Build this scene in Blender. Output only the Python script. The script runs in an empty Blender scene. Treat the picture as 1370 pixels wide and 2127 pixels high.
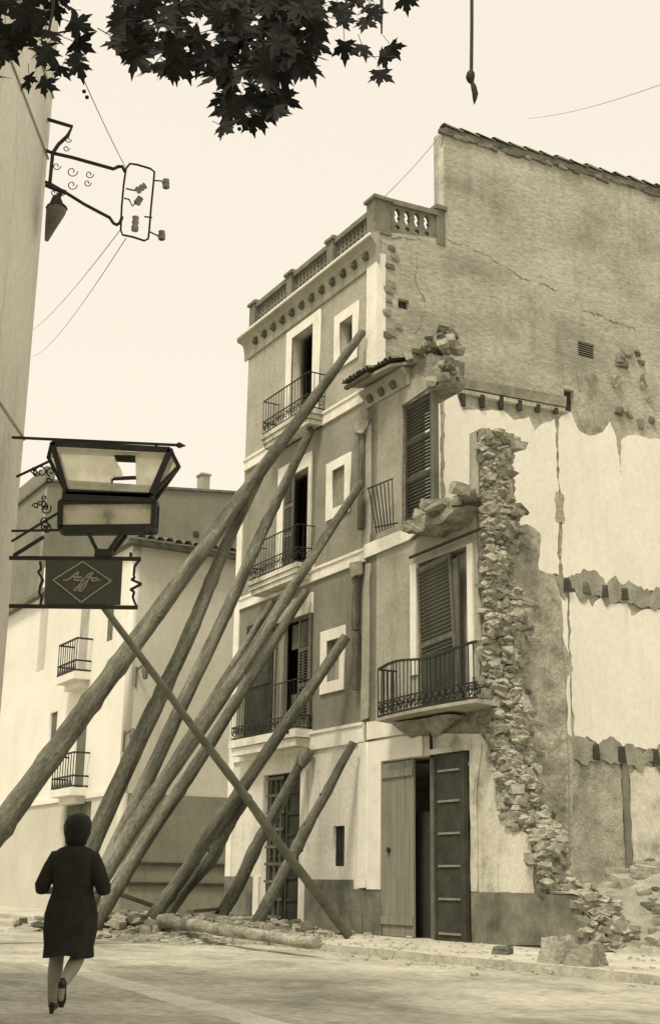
import bpy, bmesh, math, random
import numpy as np
from mathutils import Vector, Matrix, noise
R = random.Random(7)
scene = bpy.context.scene
col = scene.collection

# ------------------------------------------------------------------ camera, sky, sun, exposure
F, CX, CY, CAMH = 2700.0, 685.0, 1063.5, 1.0          # focal length and centre in pixels of the 1370x2127 photograph
PITCH, ROLL = math.radians(16.0), math.radians(-0.9)
fwd = Vector((0, math.cos(PITCH), math.sin(PITCH)))
_r0 = Vector((1, 0, 0)); _u0 = _r0.cross(fwd)
rt = _r0 * math.cos(ROLL) - _u0 * math.sin(ROLL)
up = _u0 * math.cos(ROLL) + _r0 * math.sin(ROLL)
CP = Vector((0, 0, CAMH))
cam = bpy.data.objects.new('camera', bpy.data.cameras.new('camera')); col.objects.link(cam)
cam.matrix_world = Matrix(((rt.x, up.x, -fwd.x, 0), (rt.y, up.y, -fwd.y, 0), (rt.z, up.z, -fwd.z, CAMH), (0, 0, 0, 1)))
cam.data.sensor_fit = 'VERTICAL'; cam.data.sensor_height = 36; cam.data.lens = 36 * F / 2127
cam.data.clip_end = 3000; cam.data.clip_start = 0.05
scene.camera = cam

SUN_EL, SUN_AZ = math.radians(60), math.radians(208)    # azimuth from +Y, clockwise: behind the camera
w = bpy.data.worlds.new('World'); scene.world = w; w.use_nodes = True
nt = w.node_tree; nt.nodes.clear()
sk = nt.nodes.new('ShaderNodeTexSky'); sk.sky_type = 'NISHITA'; sk.sun_disc = False
sk.sun_elevation = SUN_EL; sk.sun_rotation = SUN_AZ; sk.dust_density = 4; sk.air_density = 1.5
hs = nt.nodes.new('ShaderNodeHueSaturation'); hs.inputs['Saturation'].default_value = 0.0
tint = nt.nodes.new('ShaderNodeMix'); tint.data_type = 'RGBA'; tint.blend_type = 'MULTIPLY'; tint.inputs[0].default_value = 1
tint.inputs[7].default_value = (1.0, 0.91, 0.77, 1)
b1 = nt.nodes.new('ShaderNodeBackground'); b1.inputs[1].default_value = 0.05
b2 = nt.nodes.new('ShaderNodeBackground'); b2.inputs[0].default_value = (1.0, 0.905, 0.765, 1); b2.inputs[1].default_value = 0.69
ad = nt.nodes.new('ShaderNodeAddShader'); wo = nt.nodes.new('ShaderNodeOutputWorld')
lk = nt.links.new
lk(sk.outputs[0], hs.inputs['Color']); lk(hs.outputs[0], tint.inputs[6]); lk(tint.outputs[2], b1.inputs[0])
lk(b1.outputs[0], ad.inputs[0]); lk(b2.outputs[0], ad.inputs[1]); lk(ad.outputs[0], wo.inputs[0])

sl = bpy.data.lights.new('sun', 'SUN'); sl.energy = 2.8; sl.angle = math.radians(12); sl.color = (1, 0.915, 0.75)
sun = bpy.data.objects.new('sun', sl); col.objects.link(sun)
sd = Vector((math.sin(SUN_AZ) * math.cos(SUN_EL), math.cos(SUN_AZ) * math.cos(SUN_EL), math.sin(SUN_EL)))
sun.rotation_euler = sd.to_track_quat('Z', 'Y').to_euler(); sun.location = (0, 0, 40)
vs = scene.view_settings; vs.view_transform = 'Standard'; vs.look = 'None'; vs.gamma = 1; vs.exposure = 0.17; vs.use_curve_mapping = False
scene.render.engine = 'CYCLES'
scene.cycles.max_bounces = 6; scene.cycles.transparent_max_bounces = 16

# ------------------------------------------------------------------ frames
AZ = math.radians(29.4)
D = Vector((-math.sin(AZ), math.cos(AZ), 0)); N = Vector((-math.cos(AZ), -math.sin(AZ), 0))
J = Vector((0.77, 25.45, 0)); ROT = math.pi / 2 + AZ
def L(u, n, z): return J + D * u + N * n + Vector((0, 0, z))
def ray(px, py): return (fwd * F + rt * (px - CX) - up * (py - CY)).normalized()
def at_n(px, py, n=0.0):            # pixel of the photograph -> point on the vertical plane n metres out from the street facades
    d = ray(px, py); t = ((J + N * n - CP).dot(N)) / d.dot(N); return CP + d * t
def at_y(px, py, Y):
    d = ray(px, py); return CP + d * (Y / d.y)
def at_z(px, py, z):
    d = ray(px, py); return CP + d * ((z - CAMH) / d.z)
def loc(p):
    v = p - J; return (v.dot(D), v.dot(N), p.z)

# ------------------------------------------------------------------ materials
def tn(v):                          # toned-print neutral: grey value -> warm/olive albedo
    ks = [(0.0, (1, 1.05, .74)), (.12, (1, 1.0, .75)), (.4, (1, .965, .78)), (.8, (1, .975, .86)), (1, (1, .99, .9))]
    for (a, ca), (b, cb) in zip(ks, ks[1:]):
        if a <= v <= b:
            f = (v - a) / (b - a); return tuple(v * (x * (1 - f) + y * f) for x, y in zip(ca, cb)) + (1,)
    return (v, v, v, 1)
MATS = {}
def mat(name, v, v2=None, v3=None, scale=1.5, stretch=(1, 1, 1), detail=8, bump=0.0, bscale=None, rough=0.9, fine=0.12, thr=(0.3, 0.72), stain=0.0):
    m = bpy.data.materials.new(name); m.use_nodes = True; n = m.node_tree; q = n.nodes; l = n.links.new
    bs = q['Principled BSDF']; bs.inputs['Roughness'].default_value = rough
    try: bs.inputs['Specular IOR Level'].default_value = 0.25
    except Exception: pass
    tc = q.new('ShaderNodeTexCoord'); mp = q.new('ShaderNodeMapping'); mp.inputs['Scale'].default_value = stretch
    l(tc.outputs['Object'], mp.inputs[0])
    n1 = q.new('ShaderNodeTexNoise'); n1.inputs['Scale'].default_value = scale; n1.inputs['Detail'].default_value = detail; n1.inputs['Roughness'].default_value = .62
    l(mp.outputs[0], n1.inputs['Vector'])
    cr = q.new('ShaderNodeValToRGB'); e = cr.color_ramp.elements
    e[0].position = thr[0]; e[0].color = tn(v2 if v2 is not None else v * .8); e[1].position = thr[1]; e[1].color = tn(v3 if v3 is not None else v * 1.15)
    k = cr.color_ramp.elements.new((thr[0] + thr[1]) / 2); k.color = tn(v)
    l(n1.outputs['Fac'], cr.inputs[0])
    n2 = q.new('ShaderNodeTexNoise'); n2.inputs['Scale'].default_value = scale * 14; n2.inputs['Detail'].default_value = 5
    l(mp.outputs[0], n2.inputs['Vector'])
    mr = q.new('ShaderNodeMapRange'); mr.inputs[1].default_value = .25; mr.inputs[2].default_value = .75; mr.inputs[3].default_value = 1 - fine * 1.6; mr.inputs[4].default_value = 1 + fine
    l(n2.outputs['Fac'], mr.inputs[0])
    mx = q.new('ShaderNodeMix'); mx.data_type = 'RGBA'; mx.blend_type = 'MULTIPLY'; mx.inputs[0].default_value = 1
    l(cr.outputs[0], mx.inputs[6]); l(mr.outputs[0], mx.inputs[7]); outc = mx.outputs[2]
    if stain > 0:                   # weathering stains: vertical runs with a shape of their own
        mp2 = q.new('ShaderNodeMapping'); mp2.inputs['Scale'].default_value = (2.2, 2.2, .28); l(tc.outputs['Object'], mp2.inputs[0])
        n3 = q.new('ShaderNodeTexNoise'); n3.inputs['Scale'].default_value = 1.6; n3.inputs['Detail'].default_value = 9; n3.inputs['Roughness'].default_value = .7
        l(mp2.outputs[0], n3.inputs['Vector'])
        m3 = q.new('ShaderNodeMapRange'); m3.inputs[1].default_value = .52; m3.inputs[2].default_value = .74; m3.inputs[3].default_value = 1; m3.inputs[4].default_value = 1 - stain
        l(n3.outputs['Fac'], m3.inputs[0])
        x3 = q.new('ShaderNodeMix'); x3.data_type = 'RGBA'; x3.blend_type = 'MULTIPLY'; x3.inputs[0].default_value = 1
        l(outc, x3.inputs[6]); l(m3.outputs[0], x3.inputs[7]); outc = x3.outputs[2]
    l(outc, bs.inputs['Base Color'])
    if bump > 0:
        nb = q.new('ShaderNodeTexNoise'); nb.inputs['Scale'].default_value = bscale or scale * 6; nb.inputs['Detail'].default_value = 8; nb.inputs['Roughness'].default_value = .65
        l(mp.outputs[0], nb.inputs['Vector'])
        bp = q.new('ShaderNodeBump'); bp.inputs['Strength'].default_value = 1; bp.inputs['Distance'].default_value = bump
        l(nb.outputs['Fac'], bp.inputs['Height']); l(bp.outputs[0], bs.inputs['Normal'])
    MATS[name] = m; return m
mat('road_dust', .38, .22, .5, detail=12, thr=(.34,.66), scale=.7, stretch=(.8, 1.15, 1), bump=.016, bscale=16, fine=.2)
mat('worn_line', .56, .44, .64, scale=2.5, fine=.2)
mat('pavement_dust', .46, .33, .58, scale=1.1, bump=.015, bscale=12, fine=.16)
mat('stucco_tan', .36, .27, .42, scale=.7, bump=.008, stain=.22)
mat('stucco_grey', .25, .19, .3, scale=.8, bump=.008, stain=.25)
mat('stucco_dark', .2, .155, .245, scale=.9, bump=.008, stain=.25)
mat('whitewash', .66, .54, .74, scale=.9, bump=.006, stain=.28)
mat('trim_white', .74, .64, .8, scale=2.2, bump=.004, fine=.07, stain=.15)
mat('dado_grey', .16, .09, .23, detail=12, thr=(.34, .66), scale=1.6, bump=.01, stain=.25)
mat('cornice_plaster', .33, .25, .4, scale=1.5, bump=.008, stain=.3)
mat('corbel_brown', .11, .08, .14, scale=4)
mat('terracotta', .17, .11, .23, scale=2.5, bump=.006, stain=.3)
mat('gable_masonry', .38, .27, .47, scale=.8, stretch=(1, .6, 1.3), detail=12, bump=.03, bscale=7, fine=.17, thr=(.34, .66), stain=.3)
mat('party_plaster', .74, .69, .8, scale=.6, bump=.006, fine=.05, stain=.1)
mat('grey_render', .35, .2, .46, scale=1.5, detail=12, bump=.04, fine=.2, thr=(.36, .64), stain=.3)
mat('ruin_plaster', .33, .24, .41, scale=.9, bump=.012, stain=.3)
mat('ruin_plaster_light', .5, .27, .62, scale=1.2, detail=12, bump=.015, thr=(.34, .58), stain=.35)
mat('rubble_core', .28, .15, .42, scale=3.2, stretch=(1, 1, 1.6), bump=.07, bscale=7, fine=.25)
mat('rubble_fine', .34, .2, .46, scale=6, fine=.25, thr=(.35, .65), bump=.02, bscale=20)
mat('stone_pale', .42, .27, .54, scale=3, bump=.03, bscale=12, fine=.2)
mat('stone_mid', .3, .2, .4, scale=3, bump=.03, bscale=12, fine=.2)
mat('stone_dark', .17, .1, .24, scale=3, bump=.03, bscale=12, fine=.2)
mat('tile_clay', .15, .08, .22, scale=3, bump=.01, fine=.2)
mat('shutter_paint', .055, .035, .08, scale=3, fine=.15)
mat('shutter_worn', .13, .09, .17, scale=3, fine=.2, stain=.3)
mat('door_wood', .22, .17, .27, scale=1.5, stretch=(5, 5, .5), fine=.15, bump=.004)
mat('door_dark', .045, .03, .065, scale=3, fine=.2)
mat('iron', .025, .018, .035, scale=6, rough=.6, fine=.2)
mat('timber', .15, .065, .27, scale=1.6, stretch=(3, 3, .5), detail=12, bump=.03, bscale=12, fine=.4, thr=(.34, .68), stain=.3)
mat('timber_pale', .33, .14, .5, scale=1.6, stretch=(1, 1, 2), detail=12, bump=.035, bscale=14, fine=.35, thr=(.35, .66))
mat('bark_end', .3, .2, .4, scale=8)
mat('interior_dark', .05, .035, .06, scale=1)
mat('house_white', .72, .65, .78, scale=.5, fine=.04, bump=.004, stain=.08)
mat('house_cream', .52, .46, .58, scale=.4, fine=.05, bump=.004, stain=.1)
mat('house_grey', .2, .16, .24, scale=.6, fine=.08, bump=.01, stain=.2)
mat('window_dim', .13, .09, .17, scale=2)
mat('near_wall', .72, .62, .78, scale=.9, fine=.08, bump=.006, stain=.25)
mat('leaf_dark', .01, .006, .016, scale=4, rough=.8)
mat('twig_brown', .05, .03, .07, scale=6)
mat('cloth_dark', .022, .014, .03, scale=9, rough=.95, bump=.004)
mat('hair_dark', .012, .008, .018, scale=20, stretch=(3, 3, .6), rough=.6, bump=.006)
mat('skin', .27, .22, .32, scale=5, rough=.7)
mat('shoe', .02, .015, .03, scale=5, rough=.5)
mat('sign_panel', .07, .055, .085, scale=3, fine=.08, stain=.2)
mat('sign_line', .3, .24, .34, scale=4)
mat('porcelain', .2, .12, .28, scale=5, rough=.3)
mat('sheet_metal', .12, .08, .16, scale=3, rough=.5, stain=.3)
def glass_mat():
    m = bpy.data.materials.new('dusty_glass'); m.use_nodes = True; q = m.node_tree.nodes; l = m.node_tree.links.new
    q.clear(); o = q.new('ShaderNodeOutputMaterial'); mx = q.new('ShaderNodeMixShader'); mx2 = q.new('ShaderNodeMixShader')
    tr = q.new('ShaderNodeBsdfTransparent'); tr.inputs[0].default_value = (.93, .92, .8, 1)
    df = q.new('ShaderNodeBsdfTranslucent'); df.inputs[0].default_value = tn(.85); dd = q.new('ShaderNodeBsdfDiffuse'); dd.inputs[0].default_value = tn(.72)
    tc = q.new('ShaderNodeTexCoord'); nz = q.new('ShaderNodeTexNoise'); nz.inputs['Scale'].default_value = 5; nz.inputs['Detail'].default_value = 6
    mr = q.new('ShaderNodeMapRange'); mr.inputs[1].default_value = .35; mr.inputs[2].default_value = .65; mr.inputs[3].default_value = .3; mr.inputs[4].default_value = .7
    l(tc.outputs['Object'], nz.inputs['Vector']); l(nz.outputs['Fac'], mr.inputs[0]); l(mr.outputs[0], mx.inputs[0])
    mx2.inputs[0].default_value = .5; l(df.outputs[0], mx2.inputs[1]); l(dd.outputs[0], mx2.inputs[2])
    l(tr.outputs[0], mx.inputs[1]); l(mx2.outputs[0], mx.inputs[2]); l(mx.outputs[0], o.inputs[0]); MATS['dusty_glass'] = m
glass_mat()

# ------------------------------------------------------------------ mesh helpers
class MB:
    def __init__(s): s.v = []; s.f = []; s.sm = []
    def add(s, vs, fs, smooth=False):
        o = len(s.v); s.v += [tuple(p) for p in vs]; s.f += [tuple(i + o for i in f) for f in fs]; s.sm += [smooth] * len(fs); return s
    def box(s, a, b):
        x0, y0, z0 = a; x1, y1, z1 = b
        x0, x1 = min(x0, x1), max(x0, x1); y0, y1 = min(y0, y1), max(y0, y1); z0, z1 = min(z0, z1), max(z0, z1)
        return s.add([(x0,y0,z0),(x1,y0,z0),(x1,y1,z0),(x0,y1,z0),(x0,y0,z1),(x1,y0,z1),(x1,y1,z1),(x0,y1,z1)],
                     [(0,3,2,1),(4,5,6,7),(0,1,5,4),(1,2,6,5),(2,3,7,6),(3,0,4,7)])
    def hexa(s, p): return s.add(p, [(0,3,2,1),(4,5,6,7),(0,1,5,4),(1,2,6,5),(2,3,7,6),(3,0,4,7)])
    def bar(s, p, q, r, r2=None, upv=(0, 0, 1)):         # rectangular bar between two points
        p, q = Vector(p), Vector(q); d = (q - p).normalized(); a = d.cross(Vector(upv))
        if a.length < 1e-4: a = d.cross(Vector((1, 0, 0)))
        a.normalize(); b = a.cross(d); r2 = r2 or r; a *= r; b *= r2
        return s.hexa([p-a-b, p+a-b, p+a+b, p-a+b, q-a-b, q+a-b, q+a+b, q-a+b])
    def tube(s, pts, rad, seg=8, cap=True, smooth=True):
        pts = [Vector(p) for p in pts]; n = len(pts)
        if not hasattr(rad, '__len__'): rad = [rad] * n
        vs, fs = [], []; a = None
        for i, p in enumerate(pts):
            d = (pts[min(i + 1, n - 1)] - pts[max(i - 1, 0)]).normalized()
            if a is None:
                a = d.cross(Vector((0, 0, 1)));
                if a.length < 1e-3: a = d.cross(Vector((1, 0, 0)))
            a = (a - d * a.dot(d)).normalized(); b = d.cross(a)
            for k in range(seg):
                t = 2 * math.pi * k / seg; vs.append(p + (a * math.cos(t) + b * math.sin(t)) * rad[i])
        for i in range(n - 1):
            for k in range(seg):
                k2 = (k + 1) % seg; fs.append((i*seg+k, i*seg+k2, (i+1)*seg+k2, (i+1)*seg+k))
        s.add(vs, fs, smooth)
        if cap: s.add(vs[:seg], [tuple(range(seg))[::-1]]); s.add(vs[-seg:], [tuple(range(seg))])
        return s
    def extrude_u(s, prof, x0, x1):                       # profile (y,z) swept along x
        n = len(prof); vs = [(x0, y, z) for y, z in prof] + [(x1, y, z) for y, z in prof]
        fs = [(i, (i+1) % n, n+(i+1) % n, n+i) for i in range(n)] + [tuple(range(n))[::-1], tuple(range(n, 2*n))]
        return s.add(vs, fs)
    def mesh(s, name):
        me = bpy.data.meshes.new(name); me.from_pydata(s.v, [], s.f)
        me.polygons.foreach_set('use_smooth', s.sm); me.validate(); 
        bm = bmesh.new(); bm.from_mesh(me); bmesh.ops.recalc_face_normals(bm, faces=bm.faces); bm.to_mesh(me); bm.free(); return me
    def build(s, name, m, parent=None): return obj(name, s.mesh(name), m, parent)
def obj(name, me, m, parent=None):
    o = bpy.data.objects.new(name, me); col.objects.link(o)
    if m is not None:
        me.materials.clear(); me.materials.append(MATS[m] if isinstance(m, str) else m)
    if parent is not None: o.parent = parent
    return o
def tag(o, label=None, cat=None, group=None, kind=None):
    if label: o['label'] = label
    if cat: o['category'] = cat
    if group: o['group'] = group
    if kind: o['kind'] = kind
    return o
def empty(name, p=(0, 0, 0), rz=0.0):
    o = bpy.data.objects.new(name, None); col.objects.link(o); o.location = p; o.rotation_euler = (0, 0, rz); o.empty_display_size = .2; return o
def dup(o, parent=None):
    c = o.copy(); col.objects.link(c)
    if parent is not None: c.parent = parent
    return c
def rag(pts, amp=.03, step=.12, seed=0, closed=True):     # roughen an outline
    out = []; n = len(pts)
    for i in range(n if closed else n - 1):
        a, b = Vector(pts[i]), Vector(pts[(i + 1) % n]); k = max(1, int((b - a).length / step))
        t = b - a; nn = Vector((-t.y, t.x)); nn = nn.normalized() if nn.length > 0 else nn
        for j in range(k):
            p = a + t * j / k; q = noise.noise(Vector((p.x * 3.1, p.y * 3.1, seed))) + .6 * noise.noise(Vector((p.x * 9, p.y * 9, seed + 5)))
            out.append(tuple(p + nn * (q * amp if j or amp < .02 else q * amp)))
    return out
def plate(outline, holes, c0, c1, plane='uz'):
    """solid sheet with real openings. outline/holes are (a,b) lists; c0..c1 is the thickness range.
    plane 'uz': a=u,b=z, thickness along n.  plane 'sz': a=depth inward (n=-a), b=z, thickness along u."""
    cu = bpy.data.curves.new('c', 'CURVE'); cu.dimensions = '2D'; cu.fill_mode = 'BOTH'; cu.extrude = abs(c1 - c0) / 2
    for ring in [outline] + list(holes):
        sp = cu.splines.new('POLY'); sp.points.add(len(ring) - 1)
        for p, q in zip(sp.points, ring): p.co = (q[0], q[1], 0, 1)
        sp.use_cyclic_u = True
    o = bpy.data.objects.new('c', cu); me = bpy.data.meshes.new_from_object(o)
    bpy.data.objects.remove(o); bpy.data.curves.remove(cu)
    cm = (c0 + c1) / 2
    bm = bmesh.new(); bm.from_mesh(me); bmesh.ops.remove_doubles(bm, verts=bm.verts, dist=1e-5)
    for v in bm.verts:
        a, b, c = v.co
        v.co = (a, cm + c, b) if plane == 'uz' else ((cm + c, -a, b) if plane == 'sz' else (a, b, cm + c))
    bmesh.ops.recalc_face_normals(bm, faces=bm.faces); bm.to_mesh(me); bm.free(); return me
def rect(a0, a1, b0, b1): return [(a0, b0), (a1, b0), (a1, b1), (a0, b1)]
def rough(o, amp=.05, cuts=3, sc=3.0, seed=0):
    bm = bmesh.new(); bm.from_mesh(o.data); bmesh.ops.triangulate(bm, faces=bm.faces); bmesh.ops.subdivide_edges(bm, edges=bm.edges, cuts=cuts, use_grid_fill=True); bmesh.ops.remove_doubles(bm, verts=bm.verts, dist=1e-4)
    for v in bm.verts:
        p = v.co * sc + Vector((seed, 0, 0)); q = noise.noise_vector(p) + .6 * noise.noise_vector(p * 2.7); v.co += q * amp
    bm.to_mesh(o.data); bm.free(); return o
def stone_mesh(seed, blocky=.5):
    rr = random.Random(seed * 13 + 5); bm = bmesh.new(); bmesh.ops.create_cube(bm, size=1.0)
    for v in bm.verts: v.co += Vector((rr.uniform(-.12, .12), rr.uniform(-.12, .12), rr.uniform(-.12, .12)))
    for k in range(9 if blocky < .8 else 5):                # split faces off with random planes: broken, angular stone
        no = Vector((rr.gauss(0, 1), rr.gauss(0, 1), rr.gauss(0, 1))).normalized(); d = rr.uniform(.36, .5) * (abs(no.x) + abs(no.y) + abs(no.z)) ** .75
        r_ = bmesh.ops.bisect_plane(bm, geom=bm.verts[:] + bm.edges[:] + bm.faces[:], plane_co=no * d, plane_no=no, clear_outer=True)
        e_ = [x for x in r_['geom_cut'] if isinstance(x, bmesh.types.BMEdge)]
        if e_: bmesh.ops.contextual_create(bm, geom=e_)
    me = bpy.data.meshes.new('stone'); bm.to_mesh(me); bm.free(); return me
SM = {}
for k in ('stone_pale', 'stone_mid', 'stone_dark'):
    SM[k] = []
    for i in range(5):
        me = stone_mesh(i + len(k), .35 + .12 * i); me.materials.append(MATS[k]); SM[k].append(me)
def stone(parent, p, size, kinds=(.45, .4, .15), name='stone', rot=None, rnd=R):
    k = rnd.choices(('stone_pale', 'stone_mid', 'stone_dark'), kinds)[0]
    o = bpy.data.objects.new(name, rnd.choice(SM[k])); col.objects.link(o); o.parent = parent; o.location = p; o.scale = size
    o.rotation_euler = rot or (rnd.uniform(-.3, .3), rnd.uniform(-.3, .3), rnd.uniform(-3, 3)); return o

# ------------------------------------------------------------------ ground
g = MB(); g.add([(-400, -100, 0), (400, -100, 0), (400, 900, 0), (-400, 900, 0)], [(0, 1, 2, 3)])
# finer patch of street with ruts and bumps
def patch(name, u0, u1, n0, n1, z, st, amp, m, sc=1.0):
    nu = int((u1 - u0) / st); nn = int((n1 - n0) / st); b = MB(); vs = []
    for i in range(nu + 1):
        for j in range(nn + 1):
            u = u0 + (u1 - u0) * i / nu; n = n0 + (n1 - n0) * j / nn
            e = min(1, min(i, nu - i, j, nn - j) / 3)
            h = amp * e * (noise.noise(Vector((u * sc, n * sc, 1))) + .5 * noise.noise(Vector((u * 3.3 * sc, n * 3.3 * sc, 4))))
            vs.append((u, n, z + h))
    fs = [(i*(nn+1)+j, (i+1)*(nn+1)+j, (i+1)*(nn+1)+j+1, i*(nn+1)+j+1) for i in range(nu) for j in range(nn)]
    b.add(vs, fs, True); o = b.build(name, m); o.location = J; o.rotation_euler = (0, 0, ROT); return o
tag(g.build('ground', 'road_dust'), kind='structure')
rd = patch('road', -30, 16, 2.95, 14, .03, .22, .022, 'road_dust', .7); tag(rd, kind='structure')
PV = 2.75
pv = MB()
edge = [(-30 + i * .4, PV + .05 * noise.noise(Vector((i * .7, 0, 3))) + (.12 if i % 11 == 4 else 0)) for i in range(150)]
for (ua, na), (ub, nb) in zip(edge, edge[1:]):
    pv.add([(ua, -12, .12), (ub, -12, .12), (ub, nb, .12), (ua, na, .12), (ub, nb, -.05), (ua, na, -.05)], [(0, 1, 2, 3), (3, 2, 4, 5)])
po = pv.build('pavement', 'pavement_dust'); po.location = J; po.rotation_euler = (0, 0, ROT); tag(po, kind='structure')
# faint painted / worn line crossing the road
def road_h(u, n):
    return .03 + .022 * (noise.noise(Vector((u * .7, n * .7, 1))) + .5 * noise.noise(Vector((u * 2.31, n * 2.31, 4))))
lm = MB(); a, b = at_z(165, 2018, .03), at_z(430, 2092, .03); vs = []
ua, na, _ = loc(a); ub_, nb, _ = loc(b); du, dn_ = ub_ - ua, nb - na; ll = math.hypot(du, dn_); pu, pn_ = -dn_ / ll, du / ll
for i in range(81):
    f = -.3 + i * .028
    for k in range(4):
        o_ = ((-.2, -.15, .15, .2)[k]) + .03 * noise.noise(Vector((i * .5, k, 0))); u, n = ua + du * f + pu * o_, na + dn_ * f + pn_ * o_; vs.append((u, n, road_h(u, n) + (.007 if k in (1, 2) else -.02)))
lo_ = lm.add(vs, [(i*4+k, (i+1)*4+k, (i+1)*4+k+1, i*4+k+1) for i in range(80) for k in range(3)], True).build('road_line', 'worn_line'); lo_.location = J; lo_.rotation_euler = (0, 0, ROT); tag(lo_, kind='structure')

# debris mound along the props
def mound_h(u, n):
    c = max(0, 1 - ((n - 2.6) / 2.3) ** 2); e = max(0, min(1, (7.6 - u) / 1.6, (u + 1.6) / 2.4))
    h = .27 * math.sqrt(c) * e * (.75 + .8 * noise.noise(Vector((u * .9, n * .9, 2))) + .35 * noise.noise(Vector((u * 3, n * 3, 7))))
    return h
b = MB(); vs = []; nu, nn = 70, 44
for i in range(nu + 1):
    for j in range(nn + 1):
        u = -1.8 + 9.6 * i / nu; n = .12 + 5.0 * j / nn; h = mound_h(u, n)
        vs.append((u, n, (.12 if n < PV else .03) - .04 + max(h, 0) + (.03 * noise.noise(Vector((u * 9, n * 9, 1))) + .05 * noise.noise(Vector((u * 5, n * 5, 8))) if h > .02 else -.03)))
b.add(vs, [(i*(nn+1)+j, (i+1)*(nn+1)+j, (i+1)*(nn+1)+j+1, i*(nn+1)+j+1) for i in range(nu) for j in range(nn)], True)
mo = b.build('debris_mound', 'stone_mid'); mo.location = J; mo.rotation_euler = (0, 0, ROT)
tag(mo, 'long low heap of earth and plaster rubble under the feet of the raking timbers', 'debris heap', kind='stuff')

# ================================================================== MAIN BUILDING
main = empty('corner_building', J, ROT)
tag(main, 'tall narrow four storey house with roof balustrade, held up by raking timbers', 'building')
UG = -.35; UL = 5.85; W = .42
OP = {  # openings: u0,u1,z0,z1
 'w3': (2.43, 3.46, 11.2, 13.42), 'w3s': (.64, 1.2, 12.05, 12.94),
 'w2': (2.5, 3.68, 7.75, 9.98), 'w2s': (.9, 1.43, 8.71, 9.58),
 'w1': (2.3, 3.9, 4.25, 6.62), 'w1s': (1.02, 1.56, 5.02, 5.88),
 'door': (2.57, 4.36, .13, 3.3), 'vent': (.79, 1.24, 1.35, 2.12)}
def R4(k): a = OP[k]; return rect(*a)
def wall(z0, z1, holes, m): obj('wall', plate(rect(.05, UL, z0, z1), [R4(h) for h in holes], -W, 0), m, main)
wall(.05, 3.68, ['door', 'vent'], 'whitewash'); wall(4.06, 7.28, ['w1', 'w1s'], 'stucco_dark')
wall(7.56, 10.76, ['w2', 'w2s'], 'stucco_grey'); wall(11.05, 13.95, ['w3', 'w3s'], 'stucco_tan')
for z0, z1 in ((3.68, 4.06), (7.28, 7.56), (10.76, 11.05)):
    bb = MB().box((UG + .05 if z0 > 10 else .05, -W, z0), (UL, .05, z1)); bb.box((UG + .05 if z0 > 10 else .05, .05, z1 - .06), (UL, .08, z1)); bb.build('string_course', 'trim_white', main)
MB().box((.05, -W, 13.95), (UL, -.01, 14.48)).build('wall', 'cornice_plaster', main)
# quoins and corner strips
MB().box((UL, -W, .95), (6.13, .03, 10.3)).build('quoin', 'trim_white', main)
MB().box((UL, -W, 10.3), (UL + .03, .0, 13.95)).build('quoin', 'stucco_tan', main)
MB().box((UG - .02, -.18, 10.9), (.05, .045, 13.98)).build('quoin', 'trim_white', main)
obj('quoin', plate(rag([(-.1, .95), (.2, .95), (.22, 3.66), (-.1, 3.66)], .02, .3, 3), [], .0, .05), 'trim_white', main)
obj('quoin', plate(rag([(-.14, 4.1), (.12, 4.1), (.12, 6.2), (.0, 7.2), (-.14, 7.2)], .03, .25, 5), [], .0, .05), 'ruin_plaster', main)
obj('quoin', plate(rag([(-.16, 7.6), (.1, 7.6), (.06, 9.1), (.1, 10.0), (-.16, 10.2)], .03, .25, 6), [], .0, .05), 'ruin_plaster', main)
# dado
obj('dado', plate([(.05, .08), (2.3, .08), (2.3, 1.1), (.42, 1.1), (.42, .93), (.05, .93)], [], 0, .035), 'dado_grey', main)
obj('dado', plate(rect(4.75, 6.13, .08, 1.15), [], 0, .035), 'dado_grey', main)
MB().box((4.37, 0, .1), (4.62, .05, 1.15)).build('door_jamb', 'trim_white', main)
MB().box((2.32, 0, .1), (2.56, .05, 3.3)).build('door_jamb', 'trim_white', main)
# gable wall (party wall) as one solid with real openings
GOUT = [(0, .05), (9.4, .05), (9.4, 18.02), (7.5, 17.9), (5.7, 17.77), (3.94, 17.68), (1.72, 17.54), (1.72, 14.78), (0, 14.5)]
V1, V2, V3 = rect(.5, .78, 12.83, 13.06), rect(4.95, 5.24, 11.39, 11.92), rect(5.42, 5.9, 12.82, 13.2)
obj('gable_wall', plate(GOUT, [V1, V2, V3], UG, UG + .4, 'sz'), 'gable_masonry', main)
for V in (V1, V2): MB().box((UG + .12, -V[0][0], V[0][1]), (UG + .2, -V[1][0], V[2][1])).build('vent_shade_panel', 'door_dark', main)  # dark colour stands for the shade inside the two openings
# remaining shell: rear, far side, roofs, inner floors
MB().box((UL - .4, -9.4, .05), (UL, -W, 14.3)).build('side_wall', 'stucco_tan', main)
MB().box((.05, -9.8, .05), (UL, -9.4, 14.3)).build('rear_wall', 'stucco_tan', main)
MB().box((.05, -9.8, 14.3), (UL - .4, -W, 14.44)).build('terrace', 'pavement_dust', main)
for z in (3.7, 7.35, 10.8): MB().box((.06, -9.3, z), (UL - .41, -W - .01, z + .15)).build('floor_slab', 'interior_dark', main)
MB().box((.06, -4.2, .2), (UL - .41, -4.0, 14)).build('inner_wall', 'interior_dark', main)
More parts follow.
